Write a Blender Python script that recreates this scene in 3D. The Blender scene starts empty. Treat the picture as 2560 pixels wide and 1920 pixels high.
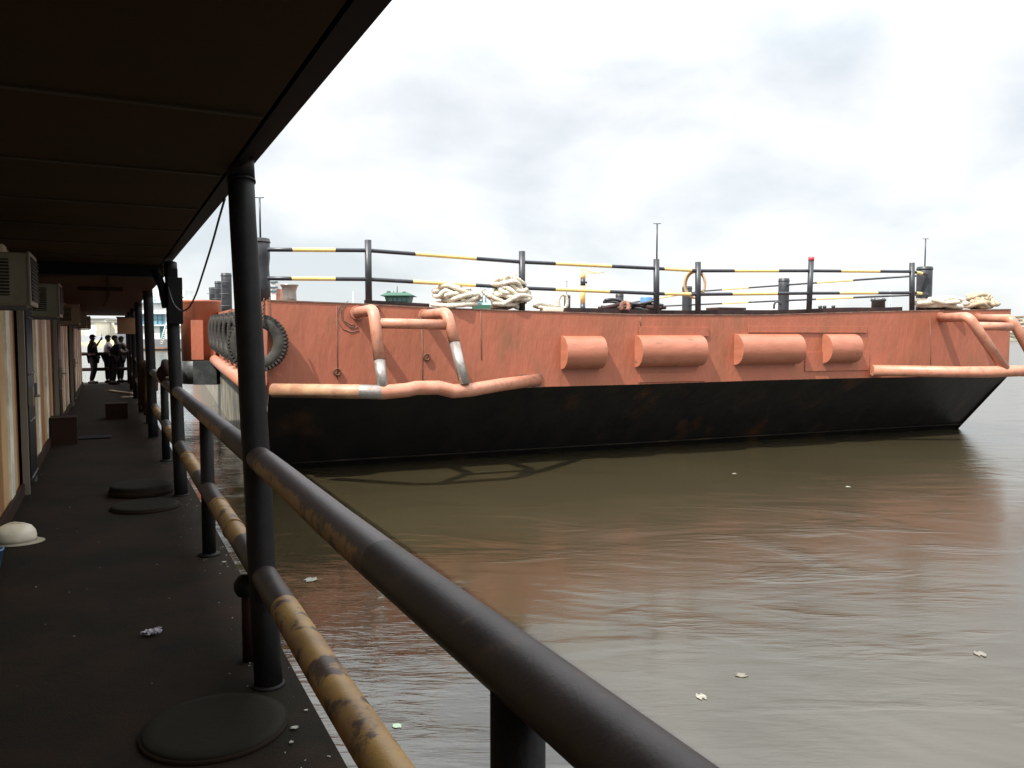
import bpy, bmesh, math, random
from mathutils import Vector, Matrix
V = Vector
random.seed(7)
# ------------------------------------------------------------------ camera
F = 1980.0; PITCH = math.atan(119.0 / F); EYE = 1.65
sc = bpy.context.scene
cam = bpy.data.cameras.new("camera"); camo = bpy.data.objects.new("camera", cam)
sc.collection.objects.link(camo); sc.camera = camo
camo.location = (0, 0, EYE); camo.rotation_euler = (math.pi / 2 - PITCH, 0, 0)
cam.sensor_width = 36; cam.lens = 36 * F / 2560; cam.clip_start = 0.05; cam.clip_end = 8000
# ------------------------------------------------------------------ light
SUNV = V((0.50, 0.475, -1.0)).normalized()          # direction the light travels
sun = bpy.data.lights.new("sun", 'SUN'); suno = bpy.data.objects.new("sun", sun)
sc.collection.objects.link(suno)
sun.energy = 5.0; sun.angle = math.radians(0.55); sun.color = (1, 0.95, 0.88)
suno.rotation_euler = SUNV.to_track_quat('-Z', 'Y').to_euler()
EXPOSURE = 0.65
w = bpy.data.worlds.new("World"); sc.world = w; w.use_nodes = True
nt = w.node_tree; nt.nodes.clear(); L = nt.links
def N(t, **k):
    n = nt.nodes.new(t)
    for a, b in k.items(): setattr(n, a, b)
    return n
out = N('ShaderNodeOutputWorld'); bg = N('ShaderNodeBackground'); L.new(bg.outputs[0], out.inputs[0])
bg.inputs[1].default_value = 0.12
sky = N('ShaderNodeTexSky', sky_type='NISHITA', sun_disc=False)
sky.sun_elevation = math.asin(-SUNV.z); sky.sun_rotation = math.atan2(-SUNV.x, -SUNV.y)
tc = N('ShaderNodeTexCoord'); mp = N('ShaderNodeMapping'); mp.inputs['Scale'].default_value = (1, 1, 1.9)
mp.inputs['Location'].default_value = (1.35, 0.6, 0.12)
L.new(tc.outputs['Generated'], mp.inputs[0])
n1 = N('ShaderNodeTexNoise'); n1.inputs['Scale'].default_value = 4.2; n1.inputs['Detail'].default_value = 6
n1.inputs['Roughness'].default_value = 0.5; n1.inputs['Distortion'].default_value = 0.2
L.new(mp.outputs[0], n1.inputs[0])
rp = N('ShaderNodeValToRGB'); e = rp.color_ramp.elements
e[0].position = 0.34; e[0].color = (0.70, 0.745, 0.775, 1); e[1].position = 0.58; e[1].color = (1.0, 1.0, 0.995, 1)
L.new(n1.outputs[0], rp.inputs[0])
sx = N('ShaderNodeSeparateXYZ'); L.new(tc.outputs['Generated'], sx.inputs[0])
mr = N('ShaderNodeMapRange'); mr.interpolation_type = 'SMOOTHSTEP'
for k, val in zip(range(1, 5), (0.27, 0.62, 5.9, 19.0)): mr.inputs[k].default_value = val
L.new(sx.outputs[2], mr.inputs[0])
mul = N('ShaderNodeVectorMath', operation='SCALE'); L.new(rp.outputs[0], mul.inputs[0]); L.new(mr.outputs[0], mul.inputs['Scale'])
mx = N('ShaderNodeMix', data_type='RGBA'); mx.inputs[0].default_value = 0.88
L.new(sky.outputs[0], mx.inputs[6]); L.new(mul.outputs[0], mx.inputs[7]); L.new(mx.outputs[2], bg.inputs[0])
sc.view_settings.view_transform = 'Standard'; sc.view_settings.look = 'None'
sc.view_settings.exposure = EXPOSURE; sc.view_settings.gamma = 1
sc.cycles.use_denoising = True
sc.cycles.max_bounces = 8
# ------------------------------------------------------------------ geometry of the place
CAM = V((0, 0, EYE))
def ray(u, v):
    cx = (u - 1280) / F; cy = (960 - v) / F
    return V((cx, math.cos(PITCH) + cy * math.sin(PITCH), -math.sin(PITCH) + cy * math.cos(PITCH)))
def atz(u, v, z): r = ray(u, v); return CAM + r * ((z - EYE) / r.z)
def atY(u, v, y): r = ray(u, v); return CAM + r * (y / r.y)
def atplane(u, v, p0, n):
    r = ray(u, v); return CAM + r * ((p0 - CAM).dot(n) / r.dot(n))
A = V((-1007, F / math.cos(PITCH), 0)).normalized()    # along the walkway
S = V((A.y, -A.x, 0))                                  # across it, towards the water
def W(a, s, z): return A * a + S * s + V((0, 0, z))
WYAW = math.atan2(S.y, S.x)
WATER = -0.85
F0 = V((-4.03, 13.37, 0)); BT = V((0.925, 0.379, 0)).normalized(); BN = V((BT.y, -BT.x, 0)); BB = V((-0.393, 0.9196, 0))
def bow(t, n, z): return F0 + BT * t + BN * n + V((0, 0, z))
def onbow(u, v, n=0.0):
    p = atplane(u, v, F0 + BN * n, BN); q = p - F0
    return p
def bt(u, v, n=0.0): return (onbow(u, v, n) - F0).dot(BT)
SN = V((-BB.y, BB.x, 0)).normalized()                  # outward normal of the barge's left side
def side(k, n, z): return F0 + BB * k + SN * n + V((0, 0, z))
def onside(u, v, n=0.0): return atplane(u, v, F0 + SN * n, SN)
BW = 19.4
# ------------------------------------------------------------------ materials
def mat(name, col, rough=0.6, metal=0.0, col2=None, nscale=3.0, lo=0.4, hi=0.65, bump=0.0, bscale=30.0, stretch=(1, 1, 1),
        col3=None, n3=12.0, lo3=0.6, hi3=0.7, spec=0.5, detail=6, bump2=0.0, b2scale=1.2):
    m = bpy.data.materials.new(name); m.use_nodes = True; t = m.node_tree; b = t.nodes['Principled BSDF']
    b.inputs['Roughness'].default_value = rough; b.inputs['Metallic'].default_value = metal
    b.inputs['Specular IOR Level'].default_value = spec
    b.inputs['Base Color'].default_value = (*col, 1)
    co = t.nodes.new('ShaderNodeTexCoord'); ma = t.nodes.new('ShaderNodeMapping'); ma.inputs['Scale'].default_value = stretch
    t.links.new(co.outputs['Object'], ma.inputs[0])
    last = None
    def noise(s, d=detail):
        n = t.nodes.new('ShaderNodeTexNoise'); n.inputs['Scale'].default_value = s; n.inputs['Detail'].default_value = d
        n.inputs['Roughness'].default_value = 0.62; t.links.new(ma.outputs[0], n.inputs[0]); return n
    def layer(prev, c, s, a, z):
        n = noise(s); r = t.nodes.new('ShaderNodeMapRange'); r.inputs[1].default_value = a; r.inputs[2].default_value = z
        t.links.new(n.outputs[0], r.inputs[0]); x = t.nodes.new('ShaderNodeMix'); x.data_type = 'RGBA'
        t.links.new(r.outputs[0], x.inputs[0])
        if prev is None: x.inputs[6].default_value = (*col, 1)
        else: t.links.new(prev, x.inputs[6])
        x.inputs[7].default_value = (*c, 1); return x.outputs[2]
    if col2: last = layer(None, col2, nscale, lo, hi)
    if col3: last = layer(last, col3, n3, lo3, hi3)
    if last: t.links.new(last, b.inputs['Base Color'])
    prev = None
    for bb, ss in ((bump, bscale), (bump2, b2scale)):
        if bb:
            n = noise(ss, 4); bu = t.nodes.new('ShaderNodeBump'); bu.inputs['Strength'].default_value = 1.0
            bu.inputs['Distance'].default_value = bb; t.links.new(n.outputs[0], bu.inputs['Height'])
            if prev: t.links.new(prev, bu.inputs['Normal'])
            prev = bu.outputs[0]
    if prev: t.links.new(prev, b.inputs['Normal'])
    return m
M = {}
M['orange'] = mat('red_oxide_paint', (0.33, 0.100, 0.055), 0.5, 0, (0.28, 0.090, 0.046), 1.3, 0.42, 0.6, 0.007, 14, (1, 1, 0.35),
                  (0.20, 0.088, 0.042), 2.1, 0.56, 0.76, bump2=0.05, b2scale=1.3)
M['orange_pipe'] = mat('red_oxide_pipe', (0.43, 0.195, 0.125), 0.45, 0, (0.35, 0.14, 0.083), 5, 0.45, 0.65, 0.003, 25, col3=(0.17, 0.09, 0.06), n3=6, lo3=0.62, hi3=0.72)
M['fender'] = mat('scuffed_fender_paint', (0.37, 0.135, 0.082), 0.42, 0, (0.31, 0.11, 0.062), 3.5, 0.4, 0.62, 0.0025, 14, (0.5, 0.5, 1.6),
                  (0.17, 0.08, 0.042), 5, 0.60, 0.70, bump2=0.006, b2scale=3)
M['orange_dark'] = mat('brown_weathered_deck', (0.12, 0.06, 0.045), 0.8, 0, (0.2, 0.12, 0.08), 4, 0.4, 0.6)
M['tan_pipe'] = mat('tan_worn_pipe', (0.40, 0.24, 0.14), 0.5, 0, (0.30, 0.15, 0.09), 4, 0.4, 0.6, 0.003, 25)
M['bare_pipe'] = mat('scuffed_steel', (0.30, 0.28, 0.26), 0.32, 0.55, (0.2, 0.13, 0.1), 7, 0.5, 0.7, 0.003, 30)
M['hull_black'] = mat('black_hull_paint', (0.010, 0.010, 0.010), 0.42, 0, (0.016, 0.014, 0.012), 2, 0.4, 0.6, 0.006, 9, (1.0, 1.0, 0.35),
                      (0.055, 0.024, 0.011), 1.2, 0.57, 0.74, bump2=0.03, b2scale=0.9, spec=0.25)
M['hull_side'] = mat('pale_worn_side_paint', (0.22, 0.19, 0.13), 0.5, 0, (0.07, 0.075, 0.065), 1.8, 0.42, 0.6, 0.005, 14, (1, 1, 0.5), (0.16, 0.07, 0.03), 4, 0.6, 0.7)
M['skirt'] = mat('grey_black_scuffed_plate', (0.022, 0.025, 0.025), 0.5, 0, (0.05, 0.052, 0.05), 3, 0.45, 0.62, 0.004, 12)
M['black'] = mat('black_paint', (0.016, 0.018, 0.022), 0.42, 0, (0.03, 0.033, 0.04), 6, 0.4, 0.7, 0.002, 40)
M['navy'] = mat('black_rail_paint', (0.018, 0.02, 0.028), 0.4, 0, (0.03, 0.032, 0.04), 6, 0.4, 0.7)
M['yellow'] = mat('yellow_rail_paint', (0.74, 0.54, 0.20), 0.4, 0, (0.66, 0.46, 0.16), 5, 0.4, 0.7)
M['coaming'] = mat('dark_coaming', (0.03, 0.022, 0.024), 0.6, 0, (0.06, 0.035, 0.03), 4, 0.4, 0.7, spec=0.12)
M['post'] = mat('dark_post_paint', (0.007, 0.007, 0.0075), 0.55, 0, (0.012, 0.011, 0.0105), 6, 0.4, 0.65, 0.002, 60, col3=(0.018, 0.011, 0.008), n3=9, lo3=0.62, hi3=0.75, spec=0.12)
M['rail_black'] = mat('worn_black_rail', (0.022, 0.017, 0.016), 0.5, 0, (0.036, 0.028, 0.026), 7, 0.4, 0.65, 0.0006, 90, col3=(0.07, 0.04, 0.02), n3=14, lo3=0.62, hi3=0.74, spec=0.3)
M['rail_yellow'] = mat('worn_yellow_rail', (0.235, 0.14, 0.038), 0.5, 0, (0.155, 0.088, 0.03), 6, 0.4, 0.65, 0.0010, 90, col3=(0.035, 0.020, 0.014), n3=8, lo3=0.53, hi3=0.60, detail=10)
M['rubber'] = mat('old_tyre_rubber', (0.022, 0.020, 0.018), 0.75, 0, (0.05, 0.045, 0.038), 5, 0.4, 0.65, 0.004, 30, spec=0.3)
M['rope'] = mat('white_rope', (0.62, 0.56, 0.46), 0.9, 0, (0.45, 0.38, 0.28), 7, 0.42, 0.66, 0.02, 22)
M['rope_tan'] = mat('tan_rope', (0.42, 0.34, 0.24), 0.9, 0, (0.26, 0.2, 0.13), 7, 0.42, 0.66, 0.02, 22)
M['rope_old'] = mat('old_brown_rope', (0.09, 0.05, 0.03), 0.9, 0, (0.05, 0.03, 0.02), 9, bump=0.01, bscale=30, spec=0.1)
M['scum'] = mat('stained_waterline_steel', (0.010, 0.009, 0.007), 0.7, 0, (0.035, 0.022, 0.013), 1.4, 0.5, 0.7, spec=0.1)
M['chain'] = mat('rusty_chain', (0.12, 0.055, 0.03), 0.7, 0.4)
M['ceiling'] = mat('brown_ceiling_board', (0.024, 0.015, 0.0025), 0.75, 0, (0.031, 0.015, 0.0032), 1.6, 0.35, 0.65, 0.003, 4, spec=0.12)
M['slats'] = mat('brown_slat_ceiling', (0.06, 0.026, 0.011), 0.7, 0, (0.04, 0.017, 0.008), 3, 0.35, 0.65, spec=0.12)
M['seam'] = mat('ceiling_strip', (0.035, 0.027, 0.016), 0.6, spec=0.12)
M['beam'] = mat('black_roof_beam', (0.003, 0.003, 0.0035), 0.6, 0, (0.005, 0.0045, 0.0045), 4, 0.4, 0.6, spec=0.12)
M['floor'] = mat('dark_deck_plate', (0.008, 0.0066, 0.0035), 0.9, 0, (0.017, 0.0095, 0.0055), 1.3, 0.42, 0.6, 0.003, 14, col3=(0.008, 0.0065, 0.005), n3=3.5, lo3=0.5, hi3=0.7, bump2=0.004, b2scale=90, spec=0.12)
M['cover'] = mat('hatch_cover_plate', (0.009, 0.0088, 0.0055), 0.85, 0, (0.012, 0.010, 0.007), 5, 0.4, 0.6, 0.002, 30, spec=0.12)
M['w_white'] = mat('white_wall_stripe', (0.78, 0.77, 0.66), 0.45, 0, (0.5, 0.47, 0.38), 3, 0.4, 0.65)
M['w_tan'] = mat('ochre_wall_stripe', (0.50, 0.34, 0.16), 0.5, 0, (0.42, 0.26, 0.12), 3, 0.4, 0.65)
M['w_brown'] = mat('brown_wall_stripe', (0.30, 0.145, 0.065), 0.5, 0, (0.22, 0.11, 0.05), 3, 0.4, 0.65)
M['w_dark'] = mat('wall_groove', (0.03, 0.018, 0.012), 0.7, spec=0.12)
M['door'] = mat('dark_door_leaf', (0.04, 0.025, 0.016), 0.6, 0, (0.02, 0.014, 0.01), 4, spec=0.12)
M['door_frame'] = mat('pale_door_frame', (0.17, 0.15, 0.115), 0.5)
M['steel'] = mat('grey_steel', (0.08, 0.08, 0.078), 0.5, 0.3)
M['ac'] = mat('cream_ac_case', (0.18, 0.16, 0.105), 0.5, 0, (0.13, 0.115, 0.075), 6, 0.4, 0.7)
M['ac_dark'] = mat('ac_dark_grille', (0.02, 0.02, 0.018), 0.6, spec=0.12)
M['plastic_white'] = mat('white_plastic', (0.60, 0.55, 0.44), 0.35, 0, (0.5, 0.45, 0.34), 12, 0.5, 0.75)
M['litter'] = mat('pale_litter', (0.26, 0.25, 0.21), 0.6, 0, (0.12, 0.12, 0.10), 20, bump=0.01, bscale=20)
M['litter_dim'] = mat('waterlogged_litter', (0.13, 0.12, 0.095), 0.5)
M['litter_green'] = mat('pale_green_litter', (0.42, 0.55, 0.38), 0.5)
M['litter_lilac'] = mat('pale_lilac_litter', (0.42, 0.4, 0.46), 0.5, 0, (0.2, 0.18, 0.22), 40)
M['skin'] = mat('dark_skin', (0.03, 0.015, 0.010), 0.6)
M['hair'] = mat('black_hair', (0.008, 0.007, 0.007), 0.8, spec=0.12)
M['cloth_dark'] = mat('dark_cloth', (0.005, 0.0035, 0.005), 0.9, 0, (0.008, 0.0055, 0.007), 8, spec=0.12)
M['cloth_white'] = mat('white_cloth', (0.62, 0.58, 0.66), 0.85, bump=0.02, bscale=9)
M['cloth_pink'] = mat('dusty_pink_cloth', (0.09, 0.05, 0.047), 0.85, bump=0.02, bscale=9)
M['phone'] = mat('dark_phone', (0.01, 0.01, 0.012), 0.2)
M['maroon'] = mat('maroon_paint', (0.022, 0.009, 0.007), 0.7, 0, (0.014, 0.006, 0.005), 6, spec=0.12)
M['card'] = mat('brown_card', (0.025, 0.012, 0.008), 0.8, spec=0.12)
M['board'] = mat('ochre_board', (0.15, 0.07, 0.025), 0.6, 0, (0.11, 0.05, 0.018), 5)
M['wood'] = mat('pale_plank', (0.36, 0.29, 0.2), 0.7)
M['blue'] = mat('blue_plastic', (0.06, 0.17, 0.36), 0.4)
M['red'] = mat('red_paint', (0.6, 0.04, 0.05), 0.4)
M['green_ship'] = mat('green_ship_paint', (0.02, 0.085, 0.05), 0.5)
M['glass'] = mat('dark_window_glass', (0.05, 0.09, 0.11), 0.15)
M['glass_blue'] = mat('blue_window_glass', (0.16, 0.30, 0.38), 0.15, 0, (0.08, 0.16, 0.22), 0.8)
M['ship_white'] = mat('white_ship_paint', (0.68, 0.68, 0.66), 0.5, 0, (0.55, 0.55, 0.52), 0.6)
M['ship_pale'] = mat('pale_blue_ship_paint', (0.45, 0.56, 0.60), 0.5)
M['teal'] = mat('teal_ship_paint', (0.03, 0.14, 0.15), 0.5)
M['grey_hull'] = mat('grey_ship_hull', (0.13, 0.14, 0.15), 0.5, 0, (0.18, 0.18, 0.18), 0.7)
M['bldg'] = mat('pale_plaster', (0.50, 0.49, 0.43), 0.8, 0, (0.4, 0.38, 0.33), 0.3)
M['sand'] = mat('sandy_bank', (0.42, 0.33, 0.17), 0.9, 0, (0.3, 0.26, 0.13), 0.25, 0.4, 0.6, 0.3, 0.5)
M['hill'] = mat('scrub_hillside', (0.10, 0.12, 0.085), 0.9, 0, (0.2, 0.18, 0.13), 0.12, 0.45, 0.6, 1.0, 0.3)
M['roof_grey'] = mat('grey_tin_roof', (0.25, 0.25, 0.25), 0.5)
M['cable'] = mat('black_cable', (0.02, 0.02, 0.02), 0.6)
M['buff_hose'] = mat('buff_hose', (0.48, 0.32, 0.17), 0.5, 0, (0.36, 0.22, 0.11), 6)
M['concrete'] = mat('grey_concrete', (0.22, 0.2, 0.17), 0.85)

# the upper rail's yellow is rubbed to dark primer along its top
M['rail_yellow_top'] = M['rail_yellow'].copy(); M['rail_yellow_top'].name = 'worn_yellow_rail_rubbed_top'
def rubbed(m):
    t = m.node_tree; b = t.nodes['Principled BSDF']; old = b.inputs['Base Color'].links[0].from_socket
    g = t.nodes.new('ShaderNodeTexCoord'); sp = t.nodes.new('ShaderNodeSeparateXYZ'); t.links.new(g.outputs['Normal'], sp.inputs[0])
    n = t.nodes.new('ShaderNodeTexNoise'); n.inputs['Scale'].default_value = 22; n.inputs['Detail'].default_value = 6; t.links.new(g.outputs['Object'], n.inputs[0])
    a_ = t.nodes.new('ShaderNodeMath'); a_.operation = 'MULTIPLY_ADD'; t.links.new(n.outputs[0], a_.inputs[0]); a_.inputs[1].default_value = 0.9; t.links.new(sp.outputs[2], a_.inputs[2])
    r = t.nodes.new('ShaderNodeMapRange'); r.inputs[1].default_value = 0.86; r.inputs[2].default_value = 1.0; t.links.new(a_.outputs[0], r.inputs[0])
    x = t.nodes.new('ShaderNodeMix'); x.data_type = 'RGBA'; t.links.new(r.outputs[0], x.inputs[0]); t.links.new(old, x.inputs[6]); x.inputs[7].default_value = (0.045, 0.034, 0.034, 1)
    t.links.new(x.outputs[2], b.inputs['Base Color'])
rubbed(M['rail_yellow_top'])
# water
def water_mat():
    m = bpy.data.materials.new('river_water'); m.use_nodes = True; t = m.node_tree; b = t.nodes['Principled BSDF']
    b.inputs['Roughness'].default_value = 0.11; b.inputs['IOR'].default_value = 1.64
    co = t.nodes.new('ShaderNodeTexCoord')
    def noise(scale, st, rot=0.38, d=3, dist=0.4):
        ma = t.nodes.new('ShaderNodeMapping'); ma.inputs['Scale'].default_value = st; ma.inputs['Rotation'].default_value = (0, 0, rot)
        t.links.new(co.outputs['Object'], ma.inputs[0])
        n = t.nodes.new('ShaderNodeTexNoise'); n.inputs['Scale'].default_value = scale; n.inputs['Detail'].default_value = d
        n.inputs['Distortion'].default_value = dist; n.inputs['Roughness'].default_value = 0.55
        t.links.new(ma.outputs[0], n.inputs[0]); return n
    c = noise(0.35, (1, 1, 1), d=5); mx = t.nodes.new('ShaderNodeMix'); mx.data_type = 'RGBA'
    mx.inputs[6].default_value = (0.024, 0.019, 0.0095, 1); mx.inputs[7].default_value = (0.036, 0.030, 0.016, 1)
    t.links.new(c.outputs[0], mx.inputs[0]); t.links.new(mx.outputs[2], b.inputs['Base Color'])
    prev = None
    # calm patches: wave height modulated by a large noise
    pat = noise(0.22, (1, 1, 1), d=2)
    pr = t.nodes.new('ShaderNodeMapRange'); pr.inputs[1].default_value = 0.38; pr.inputs[2].default_value = 0.62
    pr.inputs[3].default_value = 0.2; pr.inputs[4].default_value = 1.0; t.links.new(pat.outputs[0], pr.inputs[0])
    # choppier, glassier water close under the pontoon where waves bounce back
    dt = t.nodes.new('ShaderNodeVectorMath'); dt.operation = 'DOT_PRODUCT'; dt.inputs[1].default_value = (0.893, 0.4506, 0); t.links.new(co.outputs['Object'], dt.inputs[0])
    near = t.nodes.new('ShaderNodeMapRange'); near.interpolation_type = 'SMOOTHSTEP'
    for k_, v_ in ((1, 1.3), (2, 4.2), (3, 3.2), (4, 1.0)): near.inputs[k_].default_value = v_
    t.links.new(dt.outputs['Value'], near.inputs[0])
    rg_ = t.nodes.new('ShaderNodeMapRange')
    for k_, v_ in ((1, 1.5), (2, 5.0), (3, 0.03), (4, 0.19)): rg_.inputs[k_].default_value = v_
    t.links.new(dt.outputs['Value'], rg_.inputs[0]); t.links.new(rg_.outputs[0], b.inputs['Roughness'])
    pm = t.nodes.new('ShaderNodeMath'); pm.operation = 'MULTIPLY'; t.links.new(pr.outputs[0], pm.inputs[0]); t.links.new(near.outputs[0], pm.inputs[1])
    pat2 = noise(0.5, (0.7, 1.6, 1), d=3, dist=1.0); p2 = t.nodes.new('ShaderNodeMapRange'); p2.inputs[1].default_value = 0.54; p2.inputs[2].default_value = 0.66
    t.links.new(pat2.outputs[0], p2.inputs[0])
    for sc_, st, dist, rot, use in ((0.5, (0.7, 1.3, 1), 0.030, 0.30, 0), (3.0, (0.5, 1.5, 1), 0.0055, 0.45, 1), (11, (0.4, 1.6, 1), 0.0022, 0.2, 1), (9, (0.35, 1.8, 1), 0.009, 0.1, 2)):
        n = noise(sc_, st, rot, 3, 0.6); bu = t.nodes.new('ShaderNodeBump'); bu.inputs['Distance'].default_value = dist
        bu.inputs['Strength'].default_value = 1
        if use:
            mm = t.nodes.new('ShaderNodeMath'); mm.operation = 'MULTIPLY'
            t.links.new(n.outputs[0], mm.inputs[0]); t.links.new((p2 if use == 2 else pm).outputs[0], mm.inputs[1]); t.links.new(mm.outputs[0], bu.inputs['Height'])
        else: t.links.new(n.outputs[0], bu.inputs['Height'])
        if prev: t.links.new(prev, bu.inputs['Normal'])
        prev = bu.outputs[0]
    t.links.new(prev, b.inputs['Normal']); return m
M['water'] = water_mat()

# ------------------------------------------------------------------ builders
col = sc.collection
def tag(o, label=None, cat=None, group=None, kind=None):
    if label: o['label'] = label
    if cat: o['category'] = cat
    if group: o['group'] = group
    if kind: o['kind'] = kind
    return o
def thing(name, label, cat, loc, group=None, rz=0.0):
    o = bpy.data.objects.new(name, None); col.objects.link(o); o.location = loc; o.rotation_euler = (0, 0, rz)
    o.empty_display_size = 0.1
    return tag(o, label, cat, group)
def root_of(o):
    while o.parent: o = o.parent
    return o
def obj(name, bm, m, parent=None, world=True, label=None):
    """bm holds world coordinates (world=True) or the thing's own coordinates"""
    if parent and world:
        r = root_of(parent)
        mw = Matrix.Translation(r.location) @ Matrix.Rotation(r.rotation_euler.z, 4, 'Z')
        bmesh.ops.transform(bm, matrix=mw.inverted(), verts=bm.verts)
    me = bpy.data.meshes.new(name); bm.to_mesh(me); bm.free()
    for mm in (m if isinstance(m, (list, tuple)) else [m]): me.materials.append(M[mm])
    o = bpy.data.objects.new(name, me); col.objects.link(o)
    if parent: o.parent = parent
    if label: o['label'] = label
    return o
def copy_tree(o, parent=None):
    c = o.copy(); col.objects.link(c); c.parent = parent
    for ch in o.children: copy_tree(ch, c)
    return c
def B(): return bmesh.new()
def box(bm, c, size, rz=0.0, R=None, mi=0, bevel=0.0):
    mtx = Matrix.Translation(c) @ (R if R else Matrix.Rotation(rz, 4, 'Z')) @ Matrix.Diagonal((*size, 1))
    g = bmesh.ops.create_cube(bm, size=1, matrix=mtx)
    vs = g['verts']; fs = {f for v in vs for f in v.link_faces}
    for f in fs: f.material_index = mi
    if bevel:
        es = list({e_ for v in vs for e_ in v.link_edges})
        bmesh.ops.bevel(bm, geom=es, offset=bevel, segments=2, affect='EDGES', profile=0.7)
    return vs
def frames(pts):
    n = len(pts); T = []
    for i in range(n):
        if i == 0: d = pts[1] - pts[0]
        elif i == n - 1: d = pts[-1] - pts[-2]
        else: d = (pts[i + 1] - pts[i]).normalized() + (pts[i] - pts[i - 1]).normalized()
        T.append(d.normalized())
    up = V((0, 0, 1)) if abs(T[0].z) < 0.9 else V((1, 0, 0))
    X = T[0].cross(up).normalized(); out_ = []
    for i in range(n):
        X = (X - T[i] * X.dot(T[i])).normalized(); out_.append((T[i], X, T[i].cross(X)))
    return out_
def tube(bm, pts, r, seg=14, mi=0, cap=True, smooth=True):
    pts = [V(p) for p in pts]; fr = frames(pts); rings = []
    for i, (p, (T, X, Y)) in enumerate(zip(pts, fr)):
        rr = r[i] if isinstance(r, (list, tuple)) else r
        k = 1.0
        if 0 < i < len(pts) - 1:
            cosang = max(0.5, T.dot((pts[i] - pts[i - 1]).normalized())); k = 1 / cosang
            # widen only within the bend plane
            bd = ((pts[i + 1] - pts[i]).normalized() - (pts[i] - pts[i - 1]).normalized())
            bd = bd.normalized() if bd.length > 1e-5 else None
        else: bd = None
        ring = []
        for j in range(seg):
            a = 2 * math.pi * j / seg; off = X * math.cos(a) * rr + Y * math.sin(a) * rr
            if bd: off = off + bd * off.dot(bd) * (k - 1)
            ring.append(bm.verts.new(p + off))
        rings.append(ring)
    for i in range(len(rings) - 1):
        for j in range(seg):
            f = bm.faces.new((rings[i][j], rings[i][(j + 1) % seg], rings[i + 1][(j + 1) % seg], rings[i + 1][j]))
            f.smooth = smooth; f.material_index = mi[i] if isinstance(mi, (list, tuple)) else mi
    if cap:
        a = bm.faces.new(rings[0][::-1]); a.material_index = mi[0] if isinstance(mi, (list, tuple)) else mi
        b = bm.faces.new(rings[-1]); b.material_index = mi[-1] if isinstance(mi, (list, tuple)) else mi
    return rings
def bend(p0, p1, p2, r=0.25, n=5):
    """points rounding the corner p1"""
    a = p1 + (p0 - p1).normalized() * r; c = p1 + (p2 - p1).normalized() * r
    return [a * (1 - t) ** 2 + p1 * 2 * t * (1 - t) + c * t * t for t in [i / n for i in range(n + 1)]]
def lathe(bm, c, prof, seg=28, R=None, mi=0, smooth=True, caps=True):
    R = R or Matrix.Identity(4); rings = []
    for (r, z) in prof:
        rings.append([bm.verts.new(V(c) + R @ V((r * math.cos(2 * math.pi * j / seg), r * math.sin(2 * math.pi * j / seg), z))) for j in range(seg)])
    for i in range(len(rings) - 1):
        for j in range(seg):
            f = bm.faces.new((rings[i][j], rings[i][(j + 1) % seg], rings[i + 1][(j + 1) % seg], rings[i + 1][j])); f.smooth = smooth; f.material_index = mi
    if not caps: return
    if prof[0][0] > 1e-4: bm.faces.new(rings[0][::-1]).material_index = mi
    if prof[-1][0] > 1e-4: bm.faces.new(rings[-1]).material_index = mi
def quad(bm, pts, mi=0):
    f = bm.faces.new([bm.verts.new(V(p)) for p in pts]); f.material_index = mi; return f
def grid(bm, fn, nu, nv, mi=0, smooth=False):
    g = [[bm.verts.new(fn(i / nu, j / nv)) for j in range(nv + 1)] for i in range(nu + 1)]
    for i in range(nu):
        for j in range(nv):
            f = bm.faces.new((g[i][j], g[i + 1][j], g[i + 1][j + 1], g[i][j + 1])); f.material_index = mi; f.smooth = smooth
    return g
def lerp_list(xs, ys, x):
    if x <= xs[0]: return ys[0]
    for i in range(len(xs) - 1):
        if x <= xs[i + 1]: return ys[i] + (ys[i + 1] - ys[i]) * (x - xs[i]) / (xs[i + 1] - xs[i])
    return ys[-1]
def walkR(): return Matrix(((S.x, A.x, 0, 0), (S.y, A.y, 0, 0), (0, 0, 1, 0), (0, 0, 0, 1)))
def bowR(): return Matrix(((BT.x, -BN.x, 0, 0), (BT.y, -BN.y, 0, 0), (0, 0, 1, 0), (0, 0, 0, 1)))
WR = walkR(); BR = bowR()

# ================================================================== SETTING
bm = B(); R_ = 3500
quad(bm, [(-R_, -60, WATER), (R_, -60, WATER), (R_, 6000, WATER), (-R_, 6000, WATER)])
tag(obj('water', bm, 'water'), 'murky brown green river water with sky and barge reflections', 'water', kind='structure')
# walkway pontoon deck
bm = B(); box(bm, W(14.5, -1.2, -0.30), (3.94, 35.5, 0.60), R=WR)
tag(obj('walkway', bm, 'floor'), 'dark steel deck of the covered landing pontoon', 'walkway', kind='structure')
bm = B(); rg = random.Random(9)
for i in range(260):
    a_ = 1.5 + 16 * rg.random() ** 1.6; s_ = rg.uniform(-.8, .75) if rg.random() < .35 else rg.uniform(.55, .765); q = rg.uniform(.002, .006)
    box(bm, W(a_, s_, q * .4), (q * rg.uniform(.8, 2.5), q, q * .6), rz=rg.uniform(0, 3))
tag(obj('grit', bm, 'litter'), 'pale specks of grit strewn along the deck edge', 'grit', kind='stuff')
bm = B(); box(bm, W(14.5, -1.3, -0.95), (3.7, 35.2, 0.70), R=WR)
tag(obj('pontoon', bm, 'beam'), 'black pontoon hull floating under the walkway', 'pontoon', kind='structure')

# ================================================================== CABIN WALL
AW = -0.87
def wall_a(u): return atplane(u, 900, S * AW, S).dot(A)
cab = thing('cabin', 'long striped white and ochre cabin along the left of the walkway', 'cabin', W(5, AW, 0))
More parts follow.
